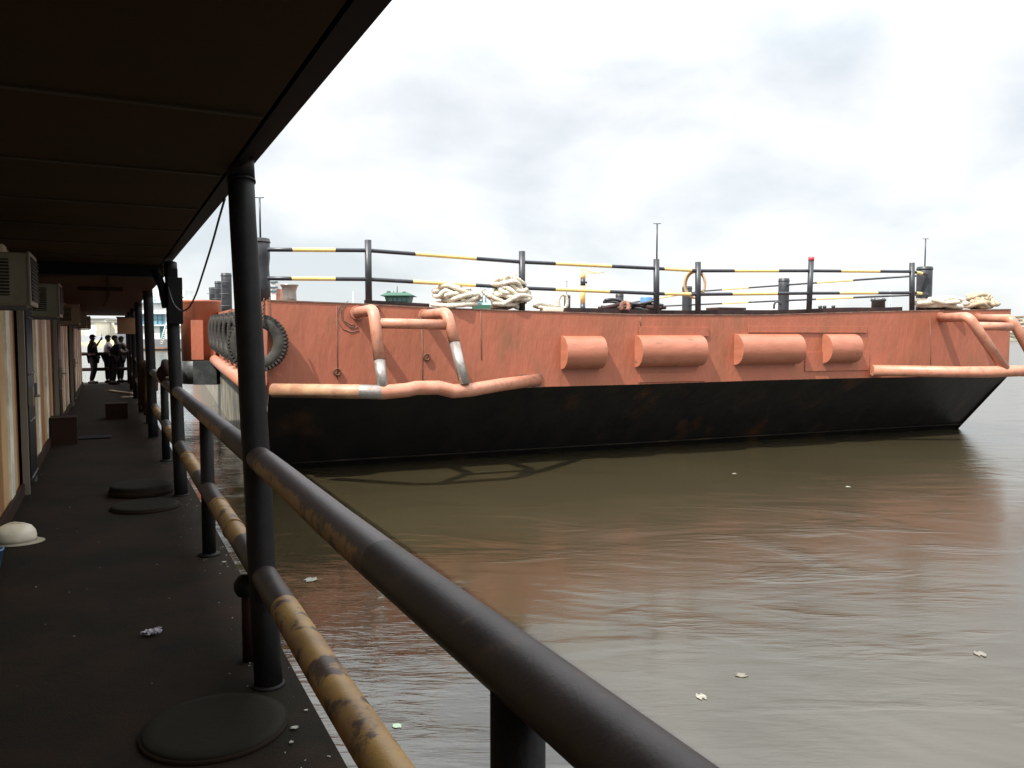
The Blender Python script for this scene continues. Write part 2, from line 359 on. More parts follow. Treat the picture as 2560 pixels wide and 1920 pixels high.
# ribs: a coordinates with alternating materials, corrugated
bm = B(); a = -3.0; k = 0
pal = [0, 1, 3, 2, 1, 0, 1, 2, 3, 1]
widths = [0.34, 0.42, 0.05, 0.40, 0.46, 0.30, 0.44, 0.5, 0.05, 0.38]
doors = [wall_a(38), wall_a(129), wall_a(171)]
door_w = [1.0, 1.0, 1.0]
def in_door(x): return any(d <= x <= d + w_ for d, w_ in zip(doors, door_w))
while a < 30.6:
    wd = widths[k % 10]; mi = pal[k % 10]; a2 = min(a + wd, 30.6)
    dep = 0.018 if mi == 0 else (0.0 if mi != 3 else -0.03)
    p = [W(a, AW + dep, 0.0), W(a2, AW + dep, 0.0), W(a2, AW + dep, 2.5), W(a, AW + dep, 2.5)]
    quad(bm, p, mi)
    quad(bm, [W(a2, AW + dep, 0), W(a2, AW - 0.04, 0), W(a2, AW - 0.04, 2.5), W(a2, AW + dep, 2.5)], mi)
    quad(bm, [W(a, AW + dep, 0), W(a, AW + dep, 2.5), W(a, AW - 0.04, 2.5), W(a, AW - 0.04, 0)], mi)
    a = a2; k += 1
box(bm, W(13.8, AW - 1.2, 1.25), (2.3, 33.4, 2.48), R=WR, mi=2)
box(bm, W(13.8, AW + 0.03, 0.06), (0.03, 33.4, 0.12), R=WR, mi=3)
obj('wall', bm, ['w_white', 'w_tan', 'w_brown', 'w_dark'], cab)
for d in doors:
    s0 = AW + 0.028
    bm = B(); box(bm, W(d + 0.45, s0 + 0.01, 1.0), (0.03, 0.8, 1.9), R=WR)
    dr = obj('door', bm, 'door', cab)
    bm = B()
    for (aa, zz, sa, sz) in ((d + 0.02, 1.0, 0.07, 2.04), (d + 0.88, 1.0, 0.07, 2.04), (d + 0.45, 2.0, 0.93, 0.07)):
        box(bm, W(aa, s0 + 0.03, zz), (0.06, sa, sz), R=WR)
    obj('frame', bm, 'door_frame', dr)
    bm = B()
    for i in range(6): tube(bm, [W(d + 0.14 + i * 0.125, s0 + 0.065, 0.08), W(d + 0.14 + i * 0.125, s0 + 0.065, 1.92)], 0.012, 6)
    for z in (0.15, 0.75, 1.25, 1.85): tube(bm, [W(d + 0.08, s0 + 0.075, z), W(d + 0.82, s0 + 0.075, z)], 0.012, 6)
    obj('grille', bm, 'steel', dr)
    bm = B(); box(bm, W(d + 0.14, s0 + 0.09, 1.02), (0.05, 0.12, 0.2), R=WR, bevel=0.006)
    tube(bm, [W(d + 0.14, s0 + 0.10, 1.02), W(d + 0.14, s0 + 0.16, 1.02), W(d + 0.22, s0 + 0.16, 1.02)], 0.012, 8)
    obj('handle', bm, 'door_frame', dr)
# conduit pipe beside the first door
bm = B(); ad = wall_a(64)
tube(bm, [W(ad, AW + 0.06, 0.02), W(ad, AW + 0.06, 0.95)], 0.022, 8)
box(bm, W(ad, AW + 0.07, 1.03), (0.07, 0.11, 0.16), R=WR, bevel=0.01)
obj('conduit', bm, 'steel', cab)

# ================================================================== ROOF
roof = thing('canopy_roof', 'dark flat canopy roof with brown board ceiling over the walkway', 'roof', W(8, 0, 2.5))
bm = B(); a0, a1 = -3.0, 10.45
box(bm, W((a0 + a1) / 2, -0.52, 2.55), (2.16, a1 - a0, 0.1), R=WR)
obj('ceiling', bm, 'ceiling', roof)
bm = B()
for i in range(-2, 7):
    aa = 3.22 + 1.245 * i
    if aa < a1: box(bm, W(aa, -0.52, 2.4975), (2.14, 0.035, 0.012), R=WR)
obj('ceiling_strip', bm, 'seam', roof)
bm = B(); box(bm, W((a0 + 31) / 2, 0.636, 2.63), (0.146, 31 - a0, 0.14), R=WR)
box(bm, W((a0 + 31) / 2, 0.60, 2.53), (0.04, 31 - a0, 0.05), R=WR)
obj('edge_beam', bm, 'beam', roof)
bm = B(); box(bm, W(10.55, -0.5, 2.47), (2.2, 0.2, 0.22), R=WR); obj('cross_beam', bm, 'beam', roof)
bm = B(); a = 10.66
while a < 31.5:
    box(bm, W(a + 0.14, -0.2, 2.40 + 0.02), (1.66, 0.265, 0.07), R=WR, bevel=0.012); a += 0.285
box(bm, W(21.1, -0.52, 2.50), (2.16, 20.8, 0.06), R=WR)
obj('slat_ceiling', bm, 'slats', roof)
bm = B(); tube(bm, [W(11.0, 0.0, 2.37), W(16, 0.02, 2.36), W(21, -0.1, 2.35)], 0.012, 6); box(bm, W(13.4, -0.1, 2.355), (0.6, 0.09, 0.05), R=WR)
obj('lamp_batten', bm, 'ceiling', roof)
bm = B(); box(bm, W(14, -0.55, 2.78), (2.45, 34.5, 0.10), R=WR); obj('roof_sheet', bm, 'beam', roof)

# ================================================================== POSTS AND RAILING
SR = 0.631
def post(base, top, r, label):
    t = thing('canopy_post', label, 'post', base, 'round posts carrying the canopy edge')
    bm = B(); d = (top - base).normalized()
    n = 8; pts = [base + (top - base) * (i / n) for i in range(n + 1)]
    for i in range(1, n): pts[i] = pts[i] + S * random.uniform(-.003, .003)
    tube(bm, pts, r, 20); obj('shaft', bm, 'post', t)
    bm = B(); tube(bm, [top - d * 0.13, top - d * 0.118], r + 0.006, 20); tube(bm, [top - d * 0.11, top + d * 0.02], r + 0.003, 20)
    obj('collar', bm, 'post', t)
    bm = B(); lathe(bm, base, [(r + .012, 0.0), (r + .012, 0.008), (r + .002, 0.014)]); obj('foot_plate', bm, 'post', t)
    return t
p_top = [atz(600, 395, 2.56), atz(426, 662, 2.44)]
p1 = post(atz(672, 1712, 0), p_top[0], 0.065, 'nearest and thickest looking dark round post crossing the striped railing')
p2 = post(atz(453, 1238, 0), p_top[1], 0.065, 'second dark round post with a dark box fixed near its top')
plabs = ['third dark canopy post, slim, just left of the post with the box',
         'fourth dark canopy post back, beside the far white ship', 'fifth dark canopy post back, just right of the ochre board',
         'sixth dark canopy post back, behind the ochre board', 'farthest dark canopy post, at the end beside the leaning people']
for i, (aa, lean) in enumerate(((14.1, 0.3), (19.0, 0.3), (23.2, 0.2), (27.2, 0.15), (30.9, 0.1))):
    post(W(aa, 0.60, 0), W(aa + lean, 0.585, 2.42), 0.075, plabs[i])
# far stub: mid post at a~4.13 (short valve pipe)
t = thing('valve_pipe', 'short rusty standpipe with a round valve cap behind the nearest post', 'pipe', atz(625, 1650, 0))
b0 = atz(625, 1650, 0)
bm = B(); tube(bm, [b0, b0 + V((0, 0, 0.40))], 0.036, 14); obj('pipe', bm, 'maroon', t)
bm = B(); lathe(bm, b0 + V((-0.01, -0.02, 0.39)), [(0.0, -0.05), (0.04, -0.045), (0.055, -0.015), (0.055, 0.02), (0.035, 0.05), (0, 0.055)], 18); obj('valve_cap', bm, 'post', t)

rail = thing('railing', 'black and yellow banded pipe railing along the walkway edge', 'railing', W(8, SR, 0))
TZ, LZ = 1.056, 0.50
# bands: distance along the walkway -> 0 black, 1 yellow
top_b = [(-1.5, 0), (0.4, 0), (1.35, 0), (2.22, 1), (4.35, 0), (5.15, 1), (6.0, 0), (7.6, 1), (8.3, 0), (10.0, 1), (11.0, 0), (12.2, 1), (13.2, 0), (14.6, 1), (15.6, 0), (17, 1), (18, 0), (31.2, None)]
top_b = [(-1.5, 0), (2.0, 1), (3.75, 0), (5.0, 1), (6.3, 0), (7.7, 1), (9.2, 0), (10.6, 1), (12.2, 0), (13.6, 1), (15.2, 0), (17.0, 1), (19, 0), (21, 1), (23, 0), (31.2, None)]
low_b = [(-1.5, 1), (3.35, 0), (4.55, 1), (5.65, 0), (6.9, 1), (8.1, 0), (9.3, 1), (10.6, 0), (12, 1), (13.5, 0), (15, 1), (17, 0), (19, 1), (21, 0), (31.2, None)]
def banded(bl, z, s, r, parent, name, ym='rail_yellow'):
    bm = B(); pts = []; mis = []
    for (x0, c), (x1, _) in zip(bl, bl[1:]):
        n = max(1, int((x1 - x0) / 0.4))
        for i in range(n):
            x = x0 + (x1 - x0) * i / n; pts.append(W(x, s + 0.004 * math.sin(x * 1.7), z + 0.004 * math.sin(x * 2.3))); mis.append(c)
    pts.append(W(bl[-1][0], s, z))
    tube(bm, pts, r, 26, mis); return obj(name, bm, ['rail_black', ym], parent)
banded(top_b, TZ, SR, 0.060, rail, 'top_rail', 'rail_yellow_top'); banded(low_b, LZ, SR, 0.060, rail, 'lower_rail')
for aa in (-1.1, 1.22, 6.30, 11.4, 16.5, 21.2, 25.2, 29):
    bm = B(); tube(bm, [W(aa, SR, 0), W(aa, SR, TZ - 0.03)], 0.050, 18)
    lathe(bm, W(aa, SR, 0), [(0.08, 0), (0.08, 0.012), (0.052, 0.02)])
    obj('stanchion', bm, 'post', rail)
# collars along the lower rail
for aa in (4.9, 5.6, 8.0):
    bm = B(); tube(bm, [W(aa, SR, LZ), W(aa + 0.03, SR, LZ)], 0.066, 24); obj('pipe_joint', bm, 'rail_yellow', rail)
# end railing across the walkway
er = thing('end_railing', 'red brown two bar railing closing the far end of the walkway', 'railing', W(31.3, -0.1, 0))
for z in (1.04, 0.50):
    bm = B(); tube(bm, [W(31.3, -1.2, z), W(31.3, 0.75, z)], 0.06, 12); obj('rail', bm, 'maroon', er)
for s in (-1.2, 0.72):
    bm = B(); tube(bm, [W(31.3, s, 0), W(31.3, s, 1.1)], 0.055, 12); obj('stanchion', bm, 'maroon', er)

# ================================================================== AC UNITS
def make_ac():
    t = thing('air_conditioner', '', 'air conditioner', (0, 0, 0), 'window air conditioners sticking out of the cabin wall')
    # local: x = out of wall (0..0.36), y = along walkway (0..0.62), z up
    bm = B(); box(bm, V((0.17, 0.31, 0.20)), (0.34, 0.62, 0.38), bevel=0.014); obj('casing', bm, 'ac', t, False)
    bm = B(); box(bm, V((0.346, 0.31, 0.20)), (0.02, 0.64, 0.40), bevel=0.008); obj('rim', bm, 'ac', t, False)
    bm = B(); box(bm, V((0.359, 0.31, 0.20)), (0.006, 0.56, 0.33))
    for i in range(12): box(bm, V((0.366, 0.31, 0.05 + i * 0.027)), (0.010, 0.55, 0.007))
    obj('rear_grille', bm, 'ac_dark', t, False)
    bm = B(); box(bm, V((0.115, -0.003, 0.205)), (0.21, 0.006, 0.27)); s_ = obj('side_louvre', bm, 'ac_dark', t, False)
    bm = B()
    for i in range(11): box(bm, V((0.115, -0.009, 0.085 + i * 0.024)), (0.21, 0.010, 0.007), R=Matrix.Rotation(0.4, 4, 'X'))
    obj('slat', bm, 'ac', s_, False)
    for y in (0.08, 0.54):
        bm = B(); box(bm, V((0.15, y, -0.012)), (0.34, 0.03, 0.025)); obj('bracket', bm, 'steel', t, False)
    return t
ac = make_ac()
ACP = [(6.9, 'nearest cream air conditioner with louvred side at left edge'), (10.8, 'second air conditioner from the left, with dark side panes'),
       (17.6, 'third air conditioner along the wall, smaller and above the far doors'), (22.8, 'fourth brownish air conditioner along the wall'),
       (27.6, 'farthest air conditioner on the wall near the walkway end')]
for i, (aa, lb) in enumerate(ACP):
    o = ac if i == 0 else copy_tree(ac)
    o.location = W(aa, AW + 0.005, 1.88); o.rotation_euler = (0, 0, WYAW); o['label'] = lb
bm = B(); c0 = W(7.05, AW + 0.06, 1.88)
pts = [c0, c0 + V((0, 0, -.08)) - A * 0.1, W(6.8, AW + 0.05, 1.66), W(6.4, AW + 0.05, 1.52)]
tube(bm, pts, 0.012, 8); tag(obj('drain_hose', bm, 'cable'), 'thin dark hose dropping below the nearest air conditioner', 'hose')

# ================================================================== WALKWAY OBJECTS
def hatch(c, r, h, label):
    t = thing('hatch_cover', label, 'hatch cover', c, 'round hatch covers on the walkway deck')
    bm = B(); lathe(bm, c, [(r, 0), (r, h - 0.008), (r - 0.008, h), (r - 0.05, h + 0.002), (0, h + 0.002)], 48); obj('lid', bm, 'cover', t)
    bm = B(); lathe(bm, c, [(r + 0.012, 0), (r + 0.012, h * 0.55), (r, h * 0.55)], 48); obj('rim', bm, 'floor', t)
hatch(W(3.46, 0.355, 0), 0.285, 0.028, 'largest round hatch cover, at the foot of the nearest post')
hatch(W(8.35, 0.27, 0), 0.30, 0.035, 'low round hatch cover before the second post')
hatch(W(9.15, 0.26, 0), 0.30, 0.10, 'raised round hatch cover right behind a lower one, at the second post')
# helmet
hc = atz(38, 1356, 0)
hm = thing('hard_hat', 'white safety helmet lying on the dark deck by the wall', 'helmet', hc, rz=0.25)
bm = B(); lathe(bm, V((0, 0, 0)), [(0.142, 0.012), (0.143, 0.05), (0.135, 0.09), (0.112, 0.125), (0.07, 0.148), (0.0, 0.155)], 36)
for v in bm.verts: v.co.x *= 1.08
obj('shell', bm, 'plastic_white', hm, False)
bm = B()
def brim(u, v):
    a_ = u * 2 * math.pi; rr = 0.145 + v * (0.012 + 0.04 * max(0, math.cos(a_)) ** 1.5)
    return V((rr * 1.08 * math.cos(a_), rr * math.sin(a_), 0.018 - 0.014 * v))
grid(bm, brim, 40, 3); bmesh.ops.solidify(bm, geom=bm.faces[:], thickness=0.004); obj('brim', bm, 'plastic_white', hm, False)
bm = B(); tube(bm, [V((0.15 * math.cos(q), 0, 0.157 * math.sin(q) + 0.004)) for q in [0.35 + i * 0.244 for i in range(11)]], 0.007, 8); obj('ridge', bm, 'plastic_white', hm, False)
# blue thing at the wall
bc = W(6.66, -0.83, 0)
bt_ = thing('blue_bucket', 'blue plastic bucket cut by the left edge behind the helmet', 'bucket', bc)
bm = B(); lathe(bm, bc, [(0.09, 0), (0.11, 0.12), (0.116, 0.12), (0.116, 0.132), (0.105, 0.132), (0.085, 0.02), (0, 0.02)], 24); obj('tub', bm, 'blue', bt_)
bm = B(); tube(bm, [bc + V((0.11 * math.cos(q), 0.05 * math.sin(q), 0.125 + 0.02 * math.sin(q))) for q in [i * math.pi / 8 for i in range(9)]], 0.004, 6); obj('handle', bm, 'steel', bt_)
def scrap(c, size, m, label, name='litter', cat='litter', seed=1, group=None, flat=0.35):
    rnd = random.Random(seed); bm = B(); n = 9
    bmesh.ops.create_grid(bm, x_segments=n, y_segments=n, size=size / 2)
    for v in bm.verts:
        r = v.co.length / size; v.co.x *= 1 + 0.35 * math.sin(v.co.y * 25 / size * .3 + seed); v.co.y *= 0.7 + 0.3 * math.cos(v.co.x * 12 / size * .3)
        v.co.z = (rnd.random() - .3) * size * 0.12 * flat * 2 + size * 0.05
    bmesh.ops.rotate(bm, verts=bm.verts, matrix=Matrix.Rotation(seed * 1.3, 3, 'Z'))
    bmesh.ops.solidify(bm, geom=bm.faces[:], thickness=size * 0.02)
    for f in bm.faces: f.smooth = True
    bmesh.ops.translate(bm, verts=bm.verts, vec=c)
    o = obj(name, bm, m); bb = V(c); 
    for v in o.data.vertices: v.co -= bb
    o.location = bb; tag(o, label, cat, group); return o
scrap(atz(380, 1582, 0.01), 0.085, 'litter_lilac', 'crumpled pale lilac scrap on the middle of the walkway', seed=3, flat=1.2)
# small scraps near the edge
k = 0
for u, v, sz, lb in ((736, 1819, 0.028, 'larger pale chip on the deck edge near the lower rail'), (728, 1855, 0.018, 'pale chip nearest the bottom on the deck edge'),
                     (765, 1775, 0.016, 'small bright chip on deck edge close to the water'), (560, 1405, 0.03, 'bright scrap on the deck beyond the nearest post')):
    scrap(atz(u, v, 0.008), sz, 'litter', lb, name='chip', seed=5 + k); k += 1
# floating litter
fl = [(1753, 1742, 0.10, 'litter', 'bright white square scrap floating low in the open water'), (1853, 1688, 0.10, 'litter_dim', 'dimmer pale scrap floating just above the bright white one'),
      (776, 1450, 0.17, 'litter', 'crumpled white plastic bag afloat beside the nearest post'), (992, 1815, 0.08, 'litter_green', 'pale green scrap floating by the lower rail'),
      (1815, 1085, 0.16, 'litter', 'white scrap floating against the black hull'), (2120, 1217, 0.10, 'litter', 'small pale scrap afloat right of centre off the barge'),
      (1836, 1184, 0.09, 'litter', 'tiny pale scrap afloat below the white scrap at the hull'), (2450, 1635, 0.12, 'litter_dim', 'faint pale scrap floating near the right edge')]
for i, (u, v, sz, m_, lb) in enumerate(fl): scrap(atz(u, v, WATER + 0.001), sz * 0.75, m_, lb, name='floating_litter', seed=11 + i, group='litter floating on the river', flat=0.2)
# red box, brown box, mat, planks
def crate(u, v, sx_, sy_, h, m_, name, lb, cat):
    c = atz(u, v, 0); t = thing(name, lb, cat, c)
    bm = B()
    for (dx, dy, w_, d_) in ((0, -sy_ / 2, sx_, .02), (0, sy_ / 2, sx_, .02), (-sx_ / 2, 0, .02, sy_ - .024), (sx_ / 2, 0, .02, sy_ - .024)):
        box(bm, c + WR @ V((dx, dy, h / 2)), (w_, d_, h), R=WR)
    box(bm, c + WR @ V((0, 0, .02)), (sx_ - .03, sy_ - .03, .02), R=WR)
    obj('side', bm, m_, t)
    bm = B(); box(bm, c + WR @ V((0, 0, h + 0.006)), (sx_ + .03, sy_ + .03, .02), R=WR, bevel=.004); obj('lid', bm, m_, t)
crate(162, 1108, 0.34, 0.4, 0.40, 'card', 'storage_box', 'dark brown box standing against the striped wall', 'box')
crate(292, 1046, 0.38, 0.34, 0.30, 'maroon', 'storage_crate', 'dark red crate in the middle of the walkway', 'crate')
bm = B(); box(bm, atz(235, 1093, 0.01), (0.5, 0.4, 0.02), R=WR, bevel=.005); tag(obj('door_mat', bm, 'beam'), 'flat black mat lying across the walkway', 'mat')
for (u0, v0, u1, v1, lb) in ((273, 976, 335, 984, 'upper of two pale planks lying on the far deck'), (303, 993, 330, 991, 'lower shorter pale plank lying on the far deck')):
    q0, q1 = atz(u0, v0, 0.03), atz(u1, v1, 0.03); d = (q1 - q0); bm = B()
    box(bm, (q0 + q1) / 2, (d.length, 0.12, 0.03), rz=math.atan2(d.y, d.x), bevel=.003); tag(obj('plank', bm, 'wood'), lb, 'plank', 'pale planks on the far deck')
# box on second post
pb = p_top[1] + (atz(453, 1238, 0) - p_top[1]) * 0.16
t = thing('junction_box', 'dark metal box fixed to the second post under the roof', 'junction box', pb)
def jz(u, v): return atY(u, v, pb.y - 0.12)
q = [jz(402, 700), jz(452, 690), jz(455, 800), jz(418, 806)]
bm = B(); c = jz(434, 752); box(bm, c + V((0, 0.03, -0.0)), (0.15, 0.16, 0.50), rz=WYAW, bevel=.01); obj('case', bm, 'beam', t)
bm = B(); c2 = jz(428, 690); box(bm, c2 + V((0, .03, 0)), (0.10, 0.13, 0.16), rz=WYAW, bevel=.01)
c3 = jz(404, 715); tube(bm, [jz(388, 676), jz(404, 715), jz(412, 770)], [0.05, 0.045, 0.03], 8); obj('bracket', bm, 'beam', t)
bm = B(); box(bm, jz(452, 744), (0.06, 0.02, 0.015), rz=WYAW); obj('latch', bm, 'door_frame', t)
# hanging cable
c0, c1 = atz(562, 497, 2.56), jz(418, 690)
bm = B(); pts = []
px = [(562, 497), (548, 545), (530, 610), (505, 690), (490, 735), (475, 765), (462, 776), (448, 775), (432, 755), (418, 710)]
for i, (u, v) in enumerate(px):
    y = c0.y + (c1.y - c0.y) * i / (len(px) - 1); pts.append(atY(u, v, y))
def crom(P, n=5):
    o = []
    for i in range(len(P) - 1):
        a_, b_, c_, d_ = P[max(i - 1, 0)], P[i], P[i + 1], P[min(i + 2, len(P) - 1)]
        for j in range(n):
            t_ = j / n; o.append(0.5 * ((2 * b_) + (c_ - a_) * t_ + (2 * a_ - 5 * b_ + 4 * c_ - d_) * t_ ** 2 + (3 * b_ - a_ - 3 * c_ + d_) * t_ ** 3))
    return o + [P[-1]]
tube(bm, crom(pts), 0.008, 6); tag(obj('cable', bm, 'cable'), 'slack black cable hanging in a loop between the first two posts', 'cable')
# ochre board hung on far post
bc = W(23.0, 0.45, 1.92); t = thing('notice_board', 'plain ochre board fixed between the far posts', 'board', bc)
bm = B(); box(bm, bc, (0.52, 0.04, 0.42), R=WR, bevel=.005); obj('panel', bm, 'board', t)
bm = B(); box(bm, bc + V((0, 0, 0.225)), (0.56, 0.05, 0.03), R=WR); obj('frame', bm, 'w_dark', t)
# coiled hose hanging on railing
hc = W(16.4, SR, 1.0)
t = thing('rope_bundle', 'brown ropes draped in loops over the railing beyond the third post', 'rope', hc)
for j in range(12):
    a_ = 14.9 + j * 0.28; dp = random.uniform(.45, .85); bm = B(); w_ = random.uniform(.12, .3)
    P = [W(a_, SR + .07, TZ - dp * .6), W(a_, SR + .075, TZ - .05), W(a_ + .02, SR, TZ + .085), W(a_ + .03, SR - .08, TZ - .05), W(a_ + w_ * .4, SR - .10, TZ - dp), W(a_ + w_, SR - .09, TZ - dp * .75), W(a_ + w_, SR - .08, TZ - .04), W(a_ + w_, SR, TZ + .085)]
    tube(bm, crom(P, 4), 0.026, 7); obj('strand', bm, 'w_dark' if j % 3 else 'rope_old', t)
# bundle on rail near second post
bc = atplane(408, 925, S * SR, S)
t = thing('bundle', 'dark rounded bundle resting on the top rail beside the second post', 'bundle', bc)
bm = B(); bmesh.ops.create_icosphere(bm, subdivisions=3, radius=0.12, matrix=Matrix.Translation(W(10.9, SR + .02, 1.20)))
for v in bm.verts:
    d_ = v.co - W(10.9, SR + .02, 1.20); v.co += d_ * 0.15 * math.sin(d_.x * 40 + d_.z * 31) + V((0, 0, d_.z * 0.35)); 
for f in bm.faces: f.smooth = True
obj('bag', bm, 'maroon', t)
bm = B(); tube(bm, [W(11.5, SR, 1.14), W(11.2, SR, 1.135), W(10.7, SR, 1.13), W(10.3, SR + .02, 1.15)], 0.02, 8); obj('strap', bm, 'litter', t)

# ================================================================== PEOPLE
def skinned(name, verts, edges, m, parent, root=0, sub=2):
    me = bpy.data.meshes.new(name); me.from_pydata([v[:3] for v in verts], edges, []); o = bpy.data.objects.new(name, me); col.objects.link(o)
    o.modifiers.new('s', 'SKIN'); sv = me.skin_vertices[0].data
    for i, v in enumerate(verts):
        rx, ry = (v[3], v[4]) if len(v) > 4 else (v[3], v[3]); sv[i].radius = (rx, ry); sv[i].use_root = (i == root)
    sb = o.modifiers.new('u', 'SUBSURF'); sb.levels = sub; sb.render_levels = sub
    dg = bpy.context.evaluated_depsgraph_get(); nm = bpy.data.meshes.new_from_object(o.evaluated_get(dg))
    bpy.data.objects.remove(o); bpy.data.meshes.remove(me)
    nm.name = name; nm.materials.clear(); nm.materials.append(M[m])
    for p in nm.polygons: p.use_smooth = True
    o = bpy.data.objects.new(name, nm); col.objects.link(o); o.parent = parent; return o
def person(loc, rz, label, J, shirt, trousers, cap=False, group='people at the far end of the walkway'):
    """J: joint dict in local coordinates (x = right in the picture, y = away, z up)"""
    t = thing('person', label, 'person', loc, group, rz)
    g = lambda k: J[k]
    names = ['pelvis', 'belly', 'chest', 'neck', 'head', 'crown', 'shL', 'elL', 'wrL', 'haL', 'shR', 'elR', 'wrR', 'haR',
             'hipL', 'knL', 'anL', 'toL', 'hipR', 'knR', 'anR', 'toR']
    rad = dict(pelvis=.115, belly=.115, chest=.125, neck=.05, head=.082, crown=.07, shL=.06, elL=.04, wrL=.027, haL=.03, shR=.06, elR=.04, wrR=.027, haR=.03,
               hipL=.085, knL=.055, anL=.036, toL=.032, hipR=.085, knR=.055, anR=.036, toR=.032)
    for n_ in rad: rad[n_] *= 1.0 if n_ in ('wrL', 'wrR', 'haL', 'haR', 'head', 'crown') else 1.28
    idx = {n: i for i, n in enumerate(names)}
    ed = [('pelvis', 'belly'), ('belly', 'chest'), ('chest', 'neck'), ('neck', 'head'), ('head', 'crown'), ('chest', 'shL'), ('shL', 'elL'), ('elL', 'wrL'), ('wrL', 'haL'),
          ('chest', 'shR'), ('shR', 'elR'), ('elR', 'wrR'), ('wrR', 'haR'), ('pelvis', 'hipL'), ('hipL', 'knL'), ('knL', 'anL'), ('anL', 'toL'), ('pelvis', 'hipR'), ('hipR', 'knR'), ('knR', 'anR'), ('anR', 'toR')]
    vs = [(*J[n], rad[n]) for n in names]; es = [(idx[a_], idx[b_]) for a_, b_ in ed]
    # fingers and thumb
    for h, wv in (('haL', 'wrL'), ('haR', 'wrR')):
        hp, wp = V(J[h]), V(J[wv]); d = (hp - wp).normalized(); sd = d.cross(V((0.3, 1, 0.2))).normalized()
        for q in (-1.5, -0.5, 0.5, 1.5):
            i0 = len(vs); b_ = hp + sd * q * 0.016; vs.append((*b_, .010)); vs.append((*(b_ + d * (0.07 - abs(q) * .008)), .008)); es += [(idx[h], i0), (i0, i0 + 1)]
        i0 = len(vs); b_ = wp + (hp - wp) * .6 - sd * 0.03; vs.append((*(b_ - sd * .01), .011)); vs.append((*(b_ - sd * .02 + d * .05), .009)); es += [(idx[h], i0), (i0, i0 + 1)]
    skinned('body', vs, es, 'skin', t)
    k = 1.18
    def jp(n, s=k): return (*J[n], rad[n] * s)
    sl = lambda sh, el, f: (*(V(J[sh]).lerp(V(J[el]), f)), .058)
    vs = [jp('pelvis', 1.15), jp('belly', 1.2), jp('chest', 1.12), (*(V(J['chest']).lerp(V(J['neck']), .75)), .065), jp('shL', 1.15), sl('shL', 'elL', .75), jp('shR', 1.15), sl('shR', 'elR', .75)]
    skinned('shirt', vs, [(0, 1), (1, 2), (2, 3), (2, 4), (4, 5), (2, 6), (6, 7)], shirt, t)
    an = lambda kn, a_: (*(V(J[kn]).lerp(V(J[a_]), .92)), .058)
    vs = [jp('pelvis', 1.1), jp('hipL', 1.12), jp('knL', 1.3), an('knL', 'anL'), jp('hipR', 1.12), jp('knR', 1.3), an('knR', 'anR')]
    skinned('trousers', vs, [(0, 1), (1, 2), (2, 3), (0, 4), (4, 5), (5, 6)], trousers, t)
    hd = V(J['head']); cr = V(J['crown'])
    bm = B(); up = (cr - hd).normalized()
    bmesh.ops.create_icosphere(bm, subdivisions=3, radius=0.103, matrix=Matrix.Translation(hd + up * 0.045))
    fx = 1 if J.get('face', 1) > 0 else -1
    bmesh.ops.delete(bm, geom=[v for v in bm.verts if (v.co - hd).dot(up) < 0.03 and (v.co.x - hd.x) * fx > -0.02 or (v.co - hd).dot(up) < -0.03], context='VERTS')
    for f in bm.faces: f.smooth = True
    if cap:
        obj('cap', bm, 'cloth_dark', t, False); bm = B()
        grid(bm, lambda u, v: hd + V((fx * (0.08 + 0.09 * u * math.cos((v - .5) * 1.6)), (v - .5) * 0.15, 0.055 - 0.015 * u)), 5, 6, smooth=True)
        bmesh.ops.solidify(bm, geom=bm.faces[:], thickness=0.006); obj('visor', bm, 'cloth_dark', t, False)
    else: obj('hair', bm, 'hair', t, False)
    for sx_ in (0.0,):
        bm = B(); lathe(bm, hd + V((fx * 0.088, 0, -0.005)), [(0.016, -0.018), (0.010, 0.0), (0.004, 0.022), (0, .024)], 8); obj('nose', bm, 'skin', t, False)
    for kf in ('toL', 'toR'):
        p = V(J[kf]); a_ = V(J['an' + kf[-1]]); bm = B(); d = (p - a_); d.z = 0
        c = (p + a_) / 2; c.z = 0.04; box(bm, c, (0.27, 0.095, 0.08), rz=math.atan2(d.y, d.x), bevel=.02); obj('shoe', bm, 'cloth_dark', t, False)
    return t
def base_pose():
    return dict(pelvis=(0, 0, .93), belly=(0, 0, 1.1), chest=(.01, 0, 1.32), neck=(.02, 0, 1.47), head=(.04, 0, 1.58), crown=(.04, 0, 1.66),
                shL=(.01, .17, 1.40), elL=(.03, .22, 1.14), wrL=(.09, .2, .92), haL=(.11, .19, .84), shR=(.01, -.17, 1.40), elR=(.03, -.22, 1.14), wrR=(.09, -.2, .92), haR=(.11, -.19, .84),
                hipL=(0, .09, .88), knL=(.02, .10, .48), anL=(0, .10, .08), toL=(.12, .11, .04), hipR=(0, -.09, .88), knR=(.02, -.10, .48), anR=(0, -.10, .08), toR=(.12, -.11, .04))
J = base_pose(); J.update(shR=(.06, -.14, 1.41), elR=(.20, -.16, 1.26), wrR=(.36, -.12, 1.50), haR=(.40, -.11, 1.57), elL=(-.04, .2, 1.14), wrL=(.1, .22, .98), haL=(.15, .2, .93),
                          knR=(.10, -.1, .48), anR=(-.02, -.1, .08), toR=(.1, -.11, .04), knL=(.03, .1, .48), anL=(-.07, .1, .08), toL=(.04, .1, .04), belly=(.03, 0, 1.1), pelvis=(.05, 0, .93), hipR=(.07, -.09, .88), hipL=(.03, .09, .88))
pp = atz(232, 959, 0)
person(pp, 0, 'person in dark clothes and peaked cap facing right with a raised phone', J, 'cloth_dark', 'cloth_dark', cap=True)
ph = pp + V((.43, -.13, 1.66)); bm = B(); box(bm, ph, (0.012, 0.08, 0.16), R=Matrix.Rotation(0.12, 4, 'Y') @ Matrix.Rotation(0.6, 4, 'Z'), bevel=.004)
